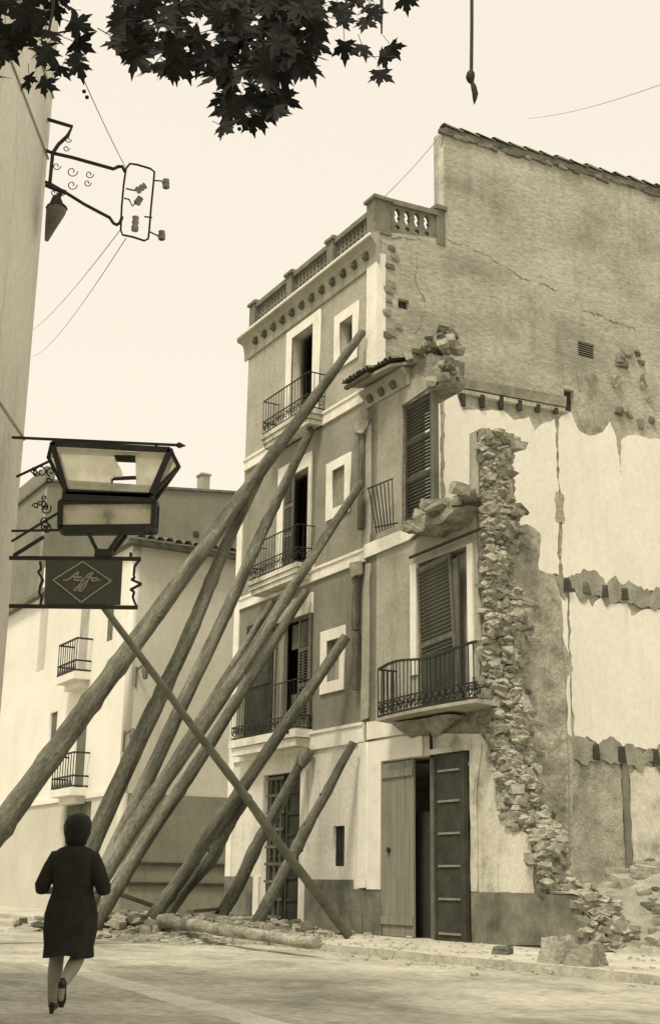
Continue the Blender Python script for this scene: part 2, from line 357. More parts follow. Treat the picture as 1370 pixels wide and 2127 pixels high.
# verge tiles along the gable top
vt = []
for i in range(17):
    s = 1.72 + i * .46; z = 17.55 + (s - 1.72) * .0615
    t = MB(); r0, r1 = .12, .14; vs = []
    for k in range(7):
        a = math.pi * k / 6
        for (ss, rr, dz) in ((s, r1, .05), (s + .52, r0, .0)):
            vs.append((UG - .03 + .02 * R.uniform(-1, 1) - math.cos(a) * rr * 1.1 + .08, -ss, z + dz + (ss - s) * .0615 + math.sin(a) * rr * .75 + R.uniform(-.008, .008)))
    t.add(vs, [(2*k, 2*k+1, 2*k+3, 2*k+2) for k in range(6)], True); t.box((UG - .06, -(s + .48), z - .07), (UG + .2, -s - .02, z + .03))
    t.build('roof_tile', 'tile_clay', main)
# darker mortar course below tiles: small uneven stones
for i in range(36):
    s = 1.78 + i * .21; stone(main, (UG - .01, -s, 17.44 + (s - 1.72) * .0615 + R.uniform(-.03, .03)), (.1, R.uniform(.2, .5), R.uniform(.06, .2)), (0, .4, .6), 'verge_stone', rot=(R.uniform(-.1, .1), 0, 0))
# cornice: cove profile with lip and return
CP_ = [(0, 13.74), (.04, 13.74), (.05, 13.8), (.06, 13.98), (.09, 14.12), (.15, 14.22), (.22, 14.27), (.25, 14.28), (.25, 14.36), (.22, 14.39), (.0, 14.47)]
MB().extrude_u(CP_, UG - .06, 6.02).build('cornice', 'cornice_plaster', main)
MB().extrude_u([(.25, 14.29), (.285, 14.3), (.285, 14.35), (.25, 14.36)], UG - .1, 6.06).build('cornice_lip', 'trim_white', main)
cv = MB()
for k in range(7):
    a0, a1 = math.pi/2*k/6, math.pi/2*(k+1)/6
# rounded left return of the cornice
n = len(CP_); vs = []; K = 8
for k in range(K + 1):
    a = math.pi / 2 * k / K
    for (y, z) in CP_: vs.append((6.02 + y * math.sin(a), y * math.cos(a) - (0 if k < K else .0), z))
cv.add(vs, [(k*n+i, k*n+(i+1) % n, (k+1)*n+(i+1) % n, (k+1)*n+i) for k in range(K) for i in range(n)], True)
cv.build('cornice_end', 'cornice_plaster', main)
for i in range(12):
    u = .01 + i * .4825; c = MB(); c.extrude_u([(.03, 13.93), (.13, 13.98), (.17, 14.06), (.13, 14.12), (.05, 14.1)], u - .075, u + .075)
    c.tube([(u, .1, 13.99), (u, .19, 14.0)], [.06, .04], 8); c.build('corbel', 'corbel_brown', main)
# balustrade
def bal_post(u0, u1, n0, n1, z0=14.45, z1=15.24):
    p = MB().box((u0, n0, z0), (u1, n1, z1 - .1)); p.box((u0 - .05, n0 - .05, z1 - .1), (u1 + .05, n1 + .05, z1 - .03)); 
    p.hexa([(u0-.05, n0-.05, z1-.03), (u1+.05, n0-.05, z1-.03), (u1+.05, n1+.05, z1-.03), (u0-.05, n1+.05, z1-.03),
            (u0+.02, n0+.02, z1+.03), (u1-.02, n0+.02, z1+.03), (u1-.02, n1-.02, z1+.03), (u0+.02, n1-.02, z1+.03)])
    p.box((u0 - .02, n0 - .02, z0), (u1 + .02, n1 + .02, z0 + .12)); p.build('balustrade_post', 'terracotta', main)
posts = [(UG - .01, UG + .33), (1.52, 1.8), (3.52, 3.8), (5.5, 5.8)]
bal_post(posts[0][0], posts[0][1], -.3, .1, 14.45, 15.36)
for a, b_ in posts[1:]: bal_post(a, b_, -.22, .06)
for (a0, a1), (c0, c1) in zip(posts, posts[1:]):
    q = MB().box((a1, -.17, 15.04), (c0, .03, 15.16)); q.box((a1, -.15, 14.47), (c0, .0, 14.58)); q.build('balustrade_rail', 'terracotta', main)
    hl = []; ncol = max(3, int((c0 - a1) / .17)); st = (c0 - a1) / ncol
    for i in range(ncol):
        x = a1 + st * (i + .5)
        for zc, rz in ((14.96, .055), (14.85, .05), (14.72, .05)):
            hl.append([(x + .05 * math.cos(t * math.pi / 4), zc + rz * math.sin(t * math.pi / 4)) for t in range(8)])
    obj('balustrade_lattice', plate(rect(a1, c0, 14.58, 15.04), hl, -.13, -.05), 'terracotta', main)
# side return over the gable: hourglass openings
hl = []
for i in range(4):
    s = .5 + i * .255; z0 = 14.72 + .02 * i
    ring = []
    for k in range(24):
        a = 2 * math.pi * k / 24; y = math.sin(a) * .18; x = math.cos(a) * (.07 if abs(y) > .05 else .052)
        if abs(abs(y) - .09) < .07: x = math.cos(a) * .085
        ring.append((s + x, z0 + .3 + y))
    hl.append(ring); hl.append([(s + .068 * math.cos(t * math.pi / 5), z0 + .02 + .055 * math.sin(t * math.pi / 5)) for t in range(10)])
obj('balustrade_lattice', plate([(.3, 14.5), (1.55, 14.66), (1.55, 15.33), (.3, 15.28)], hl, UG + .02, UG + .14, 'sz'), 'terracotta', main)
MB().hexa([(UG-.03, -1.56, 15.3), (UG+.2, -1.56, 15.3), (UG+.2, -.3, 15.24), (UG-.03, -.3, 15.24), (UG-.03, -1.56, 15.42), (UG+.2, -1.56, 15.42), (UG+.2, -.3, 15.36), (UG-.03, -.3, 15.36)]).build('balustrade_rail', 'terracotta', main)
q = MB().box((UG - .02, -1.72, 14.6), (UG + .22, -1.5, 15.46)); q.box((UG - .06, -1.76, 15.46), (UG + .26, -1.46, 15.56)); q.build('balustrade_post', 'terracotta', main)
# surrounds: flat raised white frames
def surround(k, o, m='trim_white', sill=True):
    u0, u1, z0, z1 = OP[k]; U0, U1, Z0, Z1 = o
    if sill: obj('window_surround', plate(rect(U0, U1, Z0, Z1), [rect(u0, u1, z0, z1)], 0, .045), m, main)
    else: obj('window_surround', plate([(U0, Z0), (u0, Z0), (u0, z1), (u1, z1), (u1, Z0), (U1, Z0), (U1, Z1), (U0, Z1)], [], 0, .045), m, main)
surround('w3', (2.11, 3.74, 11.1, 13.65), sill=False); surround('w3s', (.42, 1.44, 11.86, 13.18))
surround('w2', (2.35, 3.98, 7.6, 10.3), sill=False); surround('w2s', (.67, 1.69, 8.5, 9.79))
surround('w1', (2.22, 4.0, 4.1, 7.05), 'ruin_plaster_light', sill=False); surround('w1s', (.825, 1.82, 4.79, 6.11))
# louvered shutter leaf; hinge line along local z, leaf extends along +x, thickness y
def shutter(name, m, w_, h, bars=(0, .36, .68, 1), slat=.062, parent=None, loc_=(0, 0, 0), rz=0.0, tilt=0.0, slats=True):
    e = MB(); s_ = .055; t = .035
    for x0, x1 in ((0, s_), (w_ - s_, w_)): e.box((x0, 0, 0), (x1, t, h))
    for b_ in bars:
        zc = min(max(b_ * h, .05), h - .05); e.box((s_, 0, zc - .045), (w_ - s_, t, zc + .045))
    o = e.build(name, m, parent); o.location = loc_; o.rotation_euler = (0, tilt, rz)
    sm = MB().hexa([(s_, .0, 0), (w_-s_, .0, 0), (w_-s_, t, .028), (s_, t, .028), (s_, .0, .01), (w_-s_, .0, .01), (w_-s_, t, .038), (s_, t, .038)]).mesh('slat')
    sm.materials.append(MATS[m]); z = .1
    nb = [b_ * h for b_ in bars]
    while z < h - .12:
        if all(abs(z - q_) > .07 for q_ in nb):
            c = bpy.data.objects.new('slat', sm); col.objects.link(c); c.parent = o; c.location = (0, 0, z)
        z += slat
    return o
# windows
MB().box((.66, -.32, 12.07), (.9, -.27, 12.92)).build('shutter', 'door_wood', main)
MB().box((.92, -.08, 8.73), (1.41, -.05, 9.56)).build('shutter', 'stucco_grey', main)
MB().box((1.22, -.2, 5.04), (1.54, -.16, 5.86)).build('shutter', 'stucco_tan', main)
shutter('shutter', 'shutter_worn', .46, 2.15, parent=main, loc_=(3.62, .05, 7.8), rz=math.radians(178))
shutter('shutter', 'shutter_paint', .42, 2.15, parent=main, loc_=(2.52, .03, 7.8), rz=math.radians(-75))
# first floor: big dark door leaf open flat on the wall, mullion, louvred leaf
q = MB().box((3.92, .05, 4.2), (5.28, .09, 6.78))
for z in (4.25, 5.3, 6.66): q.box((3.97, .09, z), (5.23, .115, z + .1))
q.build('shutter', 'door_dark', main)
MB().box((3.6, -.12, 4.25), (3.86, -.02, 6.6)).build('door_panel', 'door_wood', main)
shutter('shutter', 'shutter_worn', .62, 2.4, parent=main, loc_=(2.96, -.05, 4.25), rz=math.radians(176))
MB().box((2.22, -.02, 4.1), (2.3, .07, 6.6)).build('downpipe', 'shutter_worn', main)
q = MB().box((2.35, -.25, 6.0), (3.55, -.2, 6.55)); q.box((2.98, -.26, 4.25), (3.05, -.2, 6.5)); q.box((3.1, -.25, 4.3), (3.5, -.2, 5.0)); q.build('window_frame', 'shutter_worn', main)
# vent grille
MB().box((.8, -.2, 1.36), (1.23, -.06, 2.11)).build('vent_shade_panel', 'door_dark', main)  # near-black fill painting the shade of the vent opening behind the bars
q = MB()
for i in range(3): q.box((.88 + i * .12, -.055, 1.36), (.9 + i * .12, -.035, 2.11))
q.build('grille', 'iron', main)
# entrance door: panelled pair with iron ladder grille
q = MB().box((2.57, -.2, .13), (4.36, -.13, 3.3))
for u0, u1 in ((2.62, 3.42), (3.52, 4.3)):
    for i in range(7):
        z = .22 + i * .44; q.box((u0, -.13, z), (u1, -.1, z + .05)); q.box((u0, -.13, z), (u0 + .06, -.09, z + .44)); q.box((u1 - .06, -.13, z), (u1, -.09, z + .44))
q.build('entrance_door', 'door_dark', main)
q = MB()
for i in range(9): q.box((3.5, -.08, .3 + i * .36), (4.32, -.05, .36 + i * .36))
for u in (3.6, 3.85, 4.1): q.box((u, -.08, .2), (u + .035, -.05, 3.25))
q.build('door_grille', 'shutter_worn', main)
# balconies
def balcony(parent, u0, u1, z, pr, rail, mslab, zt=None, bars=.13, panel=.3, nslab=3, thick=.34, bh=None):
    s = MB()
    for i in range(nslab):
        f = i / nslab; d = pr * (1 - .22 * f); a = .12 * f
        s.box((u0 + a, 0, z - thick * (i + 1) / nslab), (u1 - a, d, z - thick * i / nslab - .012))
    o = s.build('balcony', mslab, parent)
    r = MB(); ht = rail; e = .04
    pts = [(u0 + e, 0), (u0 + e, pr - e), (u1 - e, pr - e), (u1 - e, 0)]
    for (x0, y0), (x1, y1) in zip(pts, pts[1:]):
        r.bar((x0, y0, z + ht), (x1, y1, z + ht), .014, .01); r.bar((x0, y0, z + .03), (x1, y1, z + .03), .011); 
        r.bar((x0, y0, z + .03 + panel), (x1, y1, z + .03 + panel), .012)
        ln = math.hypot(x1 - x0, y1 - y0); k = max(1, int(ln / bars))
        for i in range(k + 1): r.bar((x0+(x1-x0)*i/k, y0+(y1-y0)*i/k, z), (x0+(x1-x0)*i/k, y0+(y1-y0)*i/k, z + ht), .0055)
    r.build('railing', 'iron', o)
    pn = MB()                                               # scroll band at the foot of the railing
    for (x0, y0), (x1, y1) in zip(pts, pts[1:]):
        ln = math.hypot(x1 - x0, y1 - y0); k = max(1, int(ln / .17)); dx, dy = (x1-x0)/ln, (y1-y0)/ln
        for i in range(k):
            c = (i + .5) * ln / k; q_ = []
            for t in range(15):
                a = t * .62; rr = .085 * (1 - t / 18); q_.append((x0 + dx*(c + rr*math.cos(a)), y0 + dy*(c + rr*math.cos(a)), z + .03 + panel/2 + rr*1.35*math.sin(a)))
            pn.tube(q_, .01, 4, smooth=False)
    pn.build('scroll_band', 'iron', o); return o
balcony(main, 1.84, 4.15, 11.1, .45, .85, 'ruin_plaster_light')
balcony(main, 2.2, 4.6, 7.68, .45, .84, 'ruin_plaster_light')
balcony(main, 2.15, 5.35, 4.12, .42, 1.02, 'whitewash', panel=.25, nslab=2, thick=.36)
# gable scars: stumps of torn-out stones near the corner, vents
for s, z in ((.28, 13.72), (.33, 14.15), (.4, 13.95), (.24, 13.14), (.3, 13.3), (.2, 12.62), (.22, 12.1), (.34, 12.2), (.25, 12.9), (.5, 12.35)):
    stone(main, (UG + .02, -s, z + .02), (.12, R.uniform(.18, .3), R.uniform(.1, .2)), (.1, .5, .4), 'broken_stone', rot=(R.uniform(-.2, .2), 0, 0)); continue
    MB().hexa([(UG-.07, -s-.13, z-.05), (UG+.02, -s-.13, z-.06), (UG+.02, -s+.1, z-.06), (UG-.05, -s+.1, z-.04), (UG-.09, -s-.1, z+.05), (UG+.02, -s-.12, z+.05), (UG+.02, -s+.12, z+.06), (UG-.06, -s+.08, z+.05)]).build('broken_stone', 'stone_dark', main)
for (s0, z0, s1, z1) in ((.5, 11.8, .5, 14.3), (1.3, 11.6, 1.5, 14.0)): pass
def crack(pts, r, seed, m='stone_dark'):                    # raised ragged line of broken mortar on the gable
    b = MB(); P_ = []
    for (a, c), (d, e) in zip(pts, pts[1:]):
        k = max(2, int(math.hypot(d - a, e - c) / .07))
        for i in range(k): P_.append((a+(d-a)*i/k + .05*noise.noise(Vector((i*.5, seed, c))), c+(e-c)*i/k + .13*noise.noise(Vector((i*.23, seed+3, a))) + .05*noise.noise(Vector((i*1.1, seed+3, a)))))
    rr = [r * (.1 + 1.9 * abs(noise.noise(Vector((i * .4, seed, 0))))) for i in range(len(P_))]
    b.tube([(UG - .002, -s, z) for s, z in P_], rr, 5, smooth=False); b.build('wall_crack', m, main)
crack([(.3, 14.45), (1.0, 14.6), (1.7, 14.78), (2.6, 14.7), (3.4, 14.55), (4.1, 14.35)], .013, 1); crack([(4.3, 14.3), (5.0, 14.3)], .02, 2); crack([(5.6, 14.1), (6.0, 14.0), (7.3, 13.85)], .018, 2)
crack([(1.0, 14.2), (.95, 13.6), (1.2, 13.1), (1.1, 12.6), (.85, 12.3)], .016, 3)
q = MB()
for i in range(7): q.hexa([(UG+.02, -5.42, 12.83+i*.055), (UG+.1, -5.42, 12.85+i*.055), (UG+.1, -5.9, 12.85+i*.055), (UG+.02, -5.9, 12.83+i*.055), (UG+.02, -5.42, 12.85+i*.055), (UG+.1, -5.42, 12.87+i*.055), (UG+.1, -5.9, 12.87+i*.055), (UG+.02, -5.9, 12.85+i*.055)])
q.build('vent_louvre', 'stucco_dark', main)
# white plaster of the vanished rooms on the party wall
def pl(pts, t, m, seed, name='room_plaster', holes=(), amp=.05): obj(name, plate(rag(pts, amp * 1.8, .09, seed), list(holes), UG - t, UG - .001, 'sz'), m, main)
JA = [(2.11 + i * .507, 10.92 + i * .066) for i in range(6)]
hA = [rect(s - .06, s + .07, z - .1, z + .2) for s, z in JA]
pl([(1.62, 7.55), (4.62, 7.5), (4.6, 8.0), (4.66, 9.2), (4.62, 11.1), (4.3, 10.95), (4.05, 10.7), (3.9, 11.0), (3.5, 10.86), (3.2, 11.02), (2.6, 10.9), (2.1, 10.8), (1.98, 11.2), (1.66, 11.24)], .04, 'party_plaster', 1, holes=(), amp=.03)
pl([(.1, 7.5), (1.52, 7.5), (1.54, 10.7), (1.5, 11.2), (.1, 11.2)], .04, 'party_plaster', 2, amp=.02)
pl([(4.72, 7.5), (9.2, 7.5), (9.2, 11.25), (6.8, 11.15), (6.6, 10.95), (6.5, 10.1), (6.42, 11.0), (6.25, 11.36), (6.05, 11.05), (5.6, 10.85), (5.35, 10.95), (5.1, 11.35), (4.95, 11.28), (4.72, 11.1)], .04, 'party_plaster', 3, amp=.03)
pl([(.1, 3.95), (4.78, 3.95), (4.8, 7.05), (4.4, 7.1), (.1, 7.1)], .04, 'party_plaster', 4, amp=.02)
pl([(4.86, 3.95), (5.2, 4.1), (5.6, 3.9), (9.2, 4.0), (9.2, 7.15), (7.0, 7.05), (6.6, 6.85), (6.5, 7.15), (6.05, 7.05), (5.75, 7.2), (5.5, 6.9), (5.3, 7.2), (4.86, 7.15)], .04, 'party_plaster', 5, amp=.04)
pl([(4.6, .9), (6.12, .9), (6.1, 3.5), (5.3, 3.6), (5.0, 3.4), (4.6, 3.5)], .03, 'grey_render', 6, amp=.04)
pl([(6.35, 1.2), (9.2, 1.1), (9.2, 3.6), (6.7, 3.55), (6.3, 3.4)], .035, 'ruin_plaster_light', 7, amp=.04)
pl([(4.9, 10.75), (5.3, 10.5), (5.9, 10.45), (6.15, 10.9), (6.3, 11.3), (5.9, 12.5), (5.4, 12.4), (5.26, 11.0), (4.95, 11.3)], .02, 'grey_render', 8, amp=.05, name='render_patch')
# ledges and joist stumps
b = MB().hexa([(UG-.12, -4.9, 11.42), (UG, -4.9, 11.42), (UG, -1.75, 11.3), (UG-.08, -1.75, 11.3), (UG-.15, -4.9, 11.66), (UG, -4.9, 11.7), (UG, -1.75, 11.55), (UG-.12, -1.75, 11.5)])
b.build('roof_ledge', 'stone_mid', main)
b = MB().hexa([(UG-.08, -4.9, 11.32), (UG, -4.9, 11.3), (UG, -1.95, 11.14), (UG-.07, -1.95, 11.18), (UG-.09, -4.9, 11.4), (UG, -4.9, 11.41), (UG, -1.95, 11.28), (UG-.08, -1.95, 11.27)]); b.build('roof_ledge', 'ruin_plaster_light', main)
for s, z in JA: MB().box((UG - .085, -s - .055, z - .02), (UG - .03, -s + .055, z + .27)).build('joist_stub', 'door_dark', main)
for k, (ss, z, dz) in enumerate([((4.77, 5.31, 5.85, 6.41, 6.95, 7.5), 7.22, .22), ((4.96, 5.42, 6.11, 6.59, 7.1), 3.68, .26)]):
    pts = [(4.5, z - .05)] + [(4.7 + i * .22, z - .12 + .1 * noise.noise(Vector((i * .8, k, 0)))) for i in range(18)] + [(9.2, z), (9.2, z + .3), (7.2, z + .28), (6, z + .33), (4.9, z + .42), (4.5, z + .25)]
    pl(pts, .06, 'stone_mid', 11 + k, name='floor_scar', amp=.16)
    for s in ss:
        if R.random() < .12: continue
        MB().hexa([(UG-.1, -s-R.uniform(.05,.14), z-R.uniform(0,.1)), (UG-.05, -s-.1, z-.05), (UG-.05, -s+.1, z-.05), (UG-.1, -s+R.uniform(.04,.12), z-R.uniform(0,.1)), (UG-.1, -s-R.uniform(.02,.1), z+dz), (UG-.05, -s-.08, z+dz), (UG-.05, -s+.08, z+dz), (UG-.1, -s+R.uniform(.02,.1), z+dz-R.uniform(0,.12))]).build('joist_stub', R.choice(('door_dark', 'shutter_paint', 'shutter_worn')), main)
MB().box((UG - .07, -6.28, 1.5), (UG - .02, -6.12, 3.6)).build('chase', 'stucco_dark', main)
MB().box((UG - .07, -6.55, 1.2), (UG - .031, -6.1, 1.52)).build('chase', 'stucco_dark', main)
MB().box((UG - .055, -9.3, .05), (UG - .035, -6.3, 1.15)).build('dado', 'dado_grey', main)
# broken pocket beside the upper window of the ruin
for i in range(16): stone(main, (UG + .03, -R.uniform(6.5, 7.6), R.uniform(11.3, 13.3)), (.16, R.uniform(.14, .4), R.uniform(.1, .28)), (.25, .35, .4), 'stone')
crack([(4.66, 11.1), (4.68, 9.4), (4.66, 7.5)], .035, 5, 'gable_masonry'); crack([(1.57, 11.2), (1.58, 7.6)], .03, 6, 'gable_masonry')
pl([(4.56, 8.72), (4.78, 8.7), (4.8, 9.35), (4.58, 9.4)], .05, 'grey_render', 15, name='render_patch', amp=.04)

# ================================================================== RUINED HOUSE (facade only)
ruin = empty('ruined_house', J, ROT)
tag(ruin, 'half demolished house front with open doorway and a torn rubble masonry edge', 'ruined building')
T = .55
B1 = [(-4.0, 8.95), (-4.02, 8.2), (-3.97, 7.6), (-4.05, 7.0), (-3.95, 6.2), (-4.0, 5.3), (-3.92, 4.5), (-4.2, 3.65), (-4.44, 2.85), (-4.6, 2.2), (-5.05, 1.8), (-5.2, 1.3), (-5.35, .95), (-6.15, .92), (-6.3, .6), (-6.5, .05)]
def hollow(n, z): return .2 * noise.noise(Vector((n * 3.2, z * 2.1, 3))) + .1 * noise.noise(Vector((n * 7, z * 6, 9)))
def ub(z):
    for (a, b_), (c, d) in zip(B1, B1[1:]):
        if d <= z <= b_: return a + (c - a) * (b_ - z) / max(1e-6, b_ - d)
    return -4
edgeB = [(u + .12, z) for u, z in rag(B1, .09, .13, 9, closed=False)] + [(-6.38, .05)]
fac = [(.05, .05), (.05, 10.72), (-1.2, 10.75), (-1.6, 10.9), (-2.25, 10.95), (-2.7, 10.7), (-2.8, 10.3), (-2.3, 10.2), (-2.28, 10.2), (-1.28, 10.2), (-1.28, 7.75), (-2.0, 7.66), (-2.6, 7.5), (-3.1, 7.6), (-3.55, 7.7), (-3.55, 8.93)]
fac = [(.05, .05), (.05, 10.72), (-1.2, 10.75)] + rag([(-1.2, 10.75), (-1.6, 10.92), (-2.25, 11.0), (-2.65, 10.75), (-2.7, 10.25)], .06, .1, 3, closed=False) + [(-2.66, 10.2), (-1.28, 10.2), (-1.28, 7.75)] + rag([(-1.28, 7.75), (-2.0, 7.6), (-2.6, 7.5), (-3.1, 7.6), (-3.55, 7.7)], .05, .12, 4, closed=False) + [(-3.55, 7.7), (-3.55, 8.95)] + edgeB
obj('facade_core', plate(fac, [rect(-3.45, -1.85, 4.1, 6.85), rect(-3.42, -.62, .06, 3.24)], -T, -.03), 'rubble_core', ruin)
# plaster skin on the street face, torn back from the broken edge
def skin(pts, holes, m, t=.0, name='plaster_skin', amp=.03, seed=1): obj(name, plate(pts, holes, -.03, t), m, ruin)
skin([(.05, 7.66), (.05, 10.72), (-1.28, 10.75), (-1.28, 7.66)], [], 'ruin_plaster')
skin([(-1.28, 10.21), (-1.28, 10.75)] + rag([(-1.28, 10.75), (-2.0, 10.6), (-2.5, 10.4), (-2.6, 10.21)], .04, .1, 5, closed=False), [], 'ruin_plaster')
ls = [(.05, 4.0), (.05, 7.4), (-3.5, 7.3), (-3.55, 8.93), (-3.78, 8.9)] + rag([(-3.75, 8.9), (-3.8, 8.0), (-3.72, 7.2), (-3.75, 6.2), (-3.8, 5.2), (-3.7, 4.4), (-3.8, 4.0)], .05, .12, 6, closed=False) + [(-3.8, 4.0)]
skin(ls, [rect(-3.45, -1.85, 4.1, 6.85)], 'ruin_plaster')
gs = [(.05, .92), (.05, 3.72), (-1.6, 3.7), (-3.7, 3.5)] + rag([(-3.7, 3.5), (-3.95, 3.3), (-4.1, 2.9), (-4.3, 2.4), (-4.62, 1.95), (-4.98, 1.75), (-5.12, 1.4), (-5.02, 1.15), (-5.08, .92)], .05, .12, 7, closed=False) + [(-5.08, .92), (-3.42, .92), (-3.42, 3.24), (-.62, 3.24), (-.62, .92)]
skin(gs, [], 'ruin_plaster_light')
skin([(.05, .08), (.05, .92), (-.62, .92), (-.62, .08)], [], 'dado_grey', .02, 'dado'); 
skin([(-3.42, .08), (-3.42, .92)] + rag([(-3.42, .92), (-5.2, .92), (-6.08, .9), (-6.28, .5), (-6.45, .08)], .03, .15, 8, closed=False), [], 'dado_grey', .02, 'dado')
MB().box((-6.05, -T - .02, .92), (-5.45, .0, .955)).build('ledge', 'ruin_plaster_light', ruin)
# string courses and trims
obj('string_course', plate([(.05, 7.34), (.05, 7.62), (-1.95, 7.62), (-2.05, 7.5), (-1.6, 7.36)], [], 0, .06), 'trim_white', ruin)
obj('string_course', plate([(-.1, 3.7), (-.1, 4.04), (-1.3, 4.0), (-1.55, 3.7)], [], 0, .06), 'trim_white', ruin)
obj('door_surround', plate([(-.1, .93), (-.35, .93), (-.6, .93), (-.6, 3.26), (-2.0, 3.26), (-2.0, 3.66), (-.1, 3.66)], [], 0, .035), 'trim_white', ruin)
obj('door_surround', plate(rag([(-3.44, .93), (-3.62, .93), (-3.62, 2.6), (-3.8, 3.3), (-3.44, 3.3)], .02, .2, 2), [], 0, .03), 'ruin_plaster_light', ruin)
MB().box((-1.83, -.02, 4.75), (-1.62, .04, 6.86)).build('window_surround', 'trim_white', ruin)
MB().box((-3.62, -.02, 4.1), (-3.46, .04, 6.86)).build('window_surround', 'trim_white', ruin)
MB().box((-3.5, -.05, 3.24), (-2.3, .12, 3.33)).build('door_lintel', 'ruin_plaster_light', ruin)
# window board with shutter hanging crooked
sh = shutter('shutter', 'shutter_worn', 1.1, 2.72, bars=(0, .45, 1), slat=.075, parent=ruin, loc_=(-3.17, .03, 4.1), rz=0, tilt=math.radians(4.2))
q = MB().box((-3.3, .6, 3.95), (-1.9, .65, 5.02)); q = MB().box((-3.16, -.02, 4.1), (-2.1, .02, 6.7)).build('shutter_panel', 'shutter_worn', ruin)
MB().box((-3.1, .08, 4.12), (-2.15, .12, 5.05)).build('shutter_panel', 'shutter_paint', ruin)
MB().box((-3.45, -.3, 4.1), (-2.75, -.25, 6.85)).build('reveal', 'ruin_plaster_light', ruin)
# upper shutter, standing in its frame
shutter('shutter', 'shutter_paint', .92, 2.42, bars=(0, .345, .66, 1), slat=.07, parent=ruin, loc_=(-2.22, -.1, 7.78), rz=0)
MB().box((-2.33, -.16, 7.75), (-2.23, -.04, 10.2)).build('window_frame', 'shutter_worn', ruin)
# lintel band and cornice of the top storey
MB().extrude_u([(-.03, 10.56), (.04, 10.56), (.05, 10.6), (.08, 10.72), (.2, 10.84), (.2, 10.9), (-.03, 10.92)], -1.6, .06).build('cornice', 'cornice_plaster', ruin)
for i in range(3): MB().extrude_u([(.03, 10.62), (.1, 10.62), (.16, 10.72), (.12, 10.8), (.03, 10.8)], -.28 - i * .45, -.13 - i * .45).build('corbel', 'corbel_brown', ruin)
MB().hexa([(-1.95, -.45, 11.02), (.03, -.45, 11.1), (.03, .5, 10.92), (-1.5, .42, 10.88), (-1.95, -.45, 11.1), (.03, -.45, 11.2), (.03, .5, 10.98), (-1.5, .42, 10.94)]).build('eave', 'ruin_plaster', ruin)
MB().box((-.85, .46, 10.9), (.1, .54, 10.97)).build('gutter_board', 'shutter_worn', ruin)
tm = []
for i in range(13):
    u = -.02 - i * .13; t = MB(); vs = []
    y0, y1 = (.62 if i < 8 else .5), -.35
    for k in range(6):
        a = math.pi * k / 5
        for y, zz in ((y0, 10.99), (y1, 11.2)): vs.append((u + math.cos(a) * .075, y + R.uniform(-.02, .02), zz + math.sin(a) * .07 + R.uniform(-.01, .01)))
    t.add(vs, [(2*k, 2*k+1, 2*k+3, 2*k+2) for k in range(5)], True); o = t.build('roof_tile', 'tile_clay', ruin)
for i in range(46):
    u = R.uniform(-2.75, -.3); z = 10.95 + .25 * math.exp(-((u + 2.2) / .35) ** 2) + R.uniform(-.05, .12)
    stone(ruin, (u, R.uniform(-.45, .12), z + (.15 if u > -1.6 else 0)), (R.uniform(.12, .32), R.uniform(.12, .3), R.uniform(.06, .2)), (.5, .35, .15))
for i in range(30): stone(ruin, (R.uniform(-2.75, -2.1), R.uniform(-.4, .02), R.uniform(10.28, 11.25)), (R.uniform(.12, .26), R.uniform(.12, .25), R.uniform(.08, .18)), (.6, .3, .1))
for p in ((-2.45, -.2, 11.42), (-2.62, -.3, 11.28), (-2.2, -.2, 11.35)): stone(ruin, p, (.28, .22, .16), (0, .2, .8))
# balcony remnant of the top storey
b = MB()
P1_ = [(-1.85, 7.42), (-1.85, 7.52), (-2.3, 7.64), (-2.9, 7.66), (-3.6, 7.6), (-3.9, 7.42), (-3.5, 7.22), (-2.6, 7.18)]
b.add([(u, 0, z) for u, z in P1_] + [(u * .93 - .1, .42, z * .6 + 7.42 * .4) for u, z in P1_], [tuple(range(8))[::-1], tuple(range(8, 16))] + [(i, (i+1) % 8, 8+(i+1) % 8, 8+i) for i in range(8)])
bo = rough(b.build('balcony', 'rubble_core', ruin), .065, 6, 3.4)
for i in range(26): stone(ruin, (R.uniform(-3.95, -1.9), R.uniform(-.15, .5), 7.6 + R.uniform(-.1, .16)), (R.uniform(.15, .42), R.uniform(.12, .3), R.uniform(.08, .24)), (.35, .45, .2))
stone(ruin, (-2.75, .1, 7.78), (.34, .25, .2), (0, 1, 0)); stone(ruin, (-3.55, .15, 7.62), (.6, .3, .14), (0, 1, 0), rot=(.1, .1, .1))
MB().bar((-1.7, .1, 6.98), (-4.0, .12, 7.02), .02).build('bent_iron', 'iron', ruin)
# torn railing of the top window
b = MB()
for i in range(7):
    t = i / 6; b.bar((-.55 - t * .72, .32 - .1 * t, 8.62 + .02 * math.sin(i)), (-.85 - t * .6, .3, 7.62), .009)
b.bar((-.5, .32, 8.62), (-1.3, .22, 8.64), .012); b.bar((-.8, .32, 7.75), (-1.6, .3, 7.66), .012); b.build('railing', 'iron', ruin)
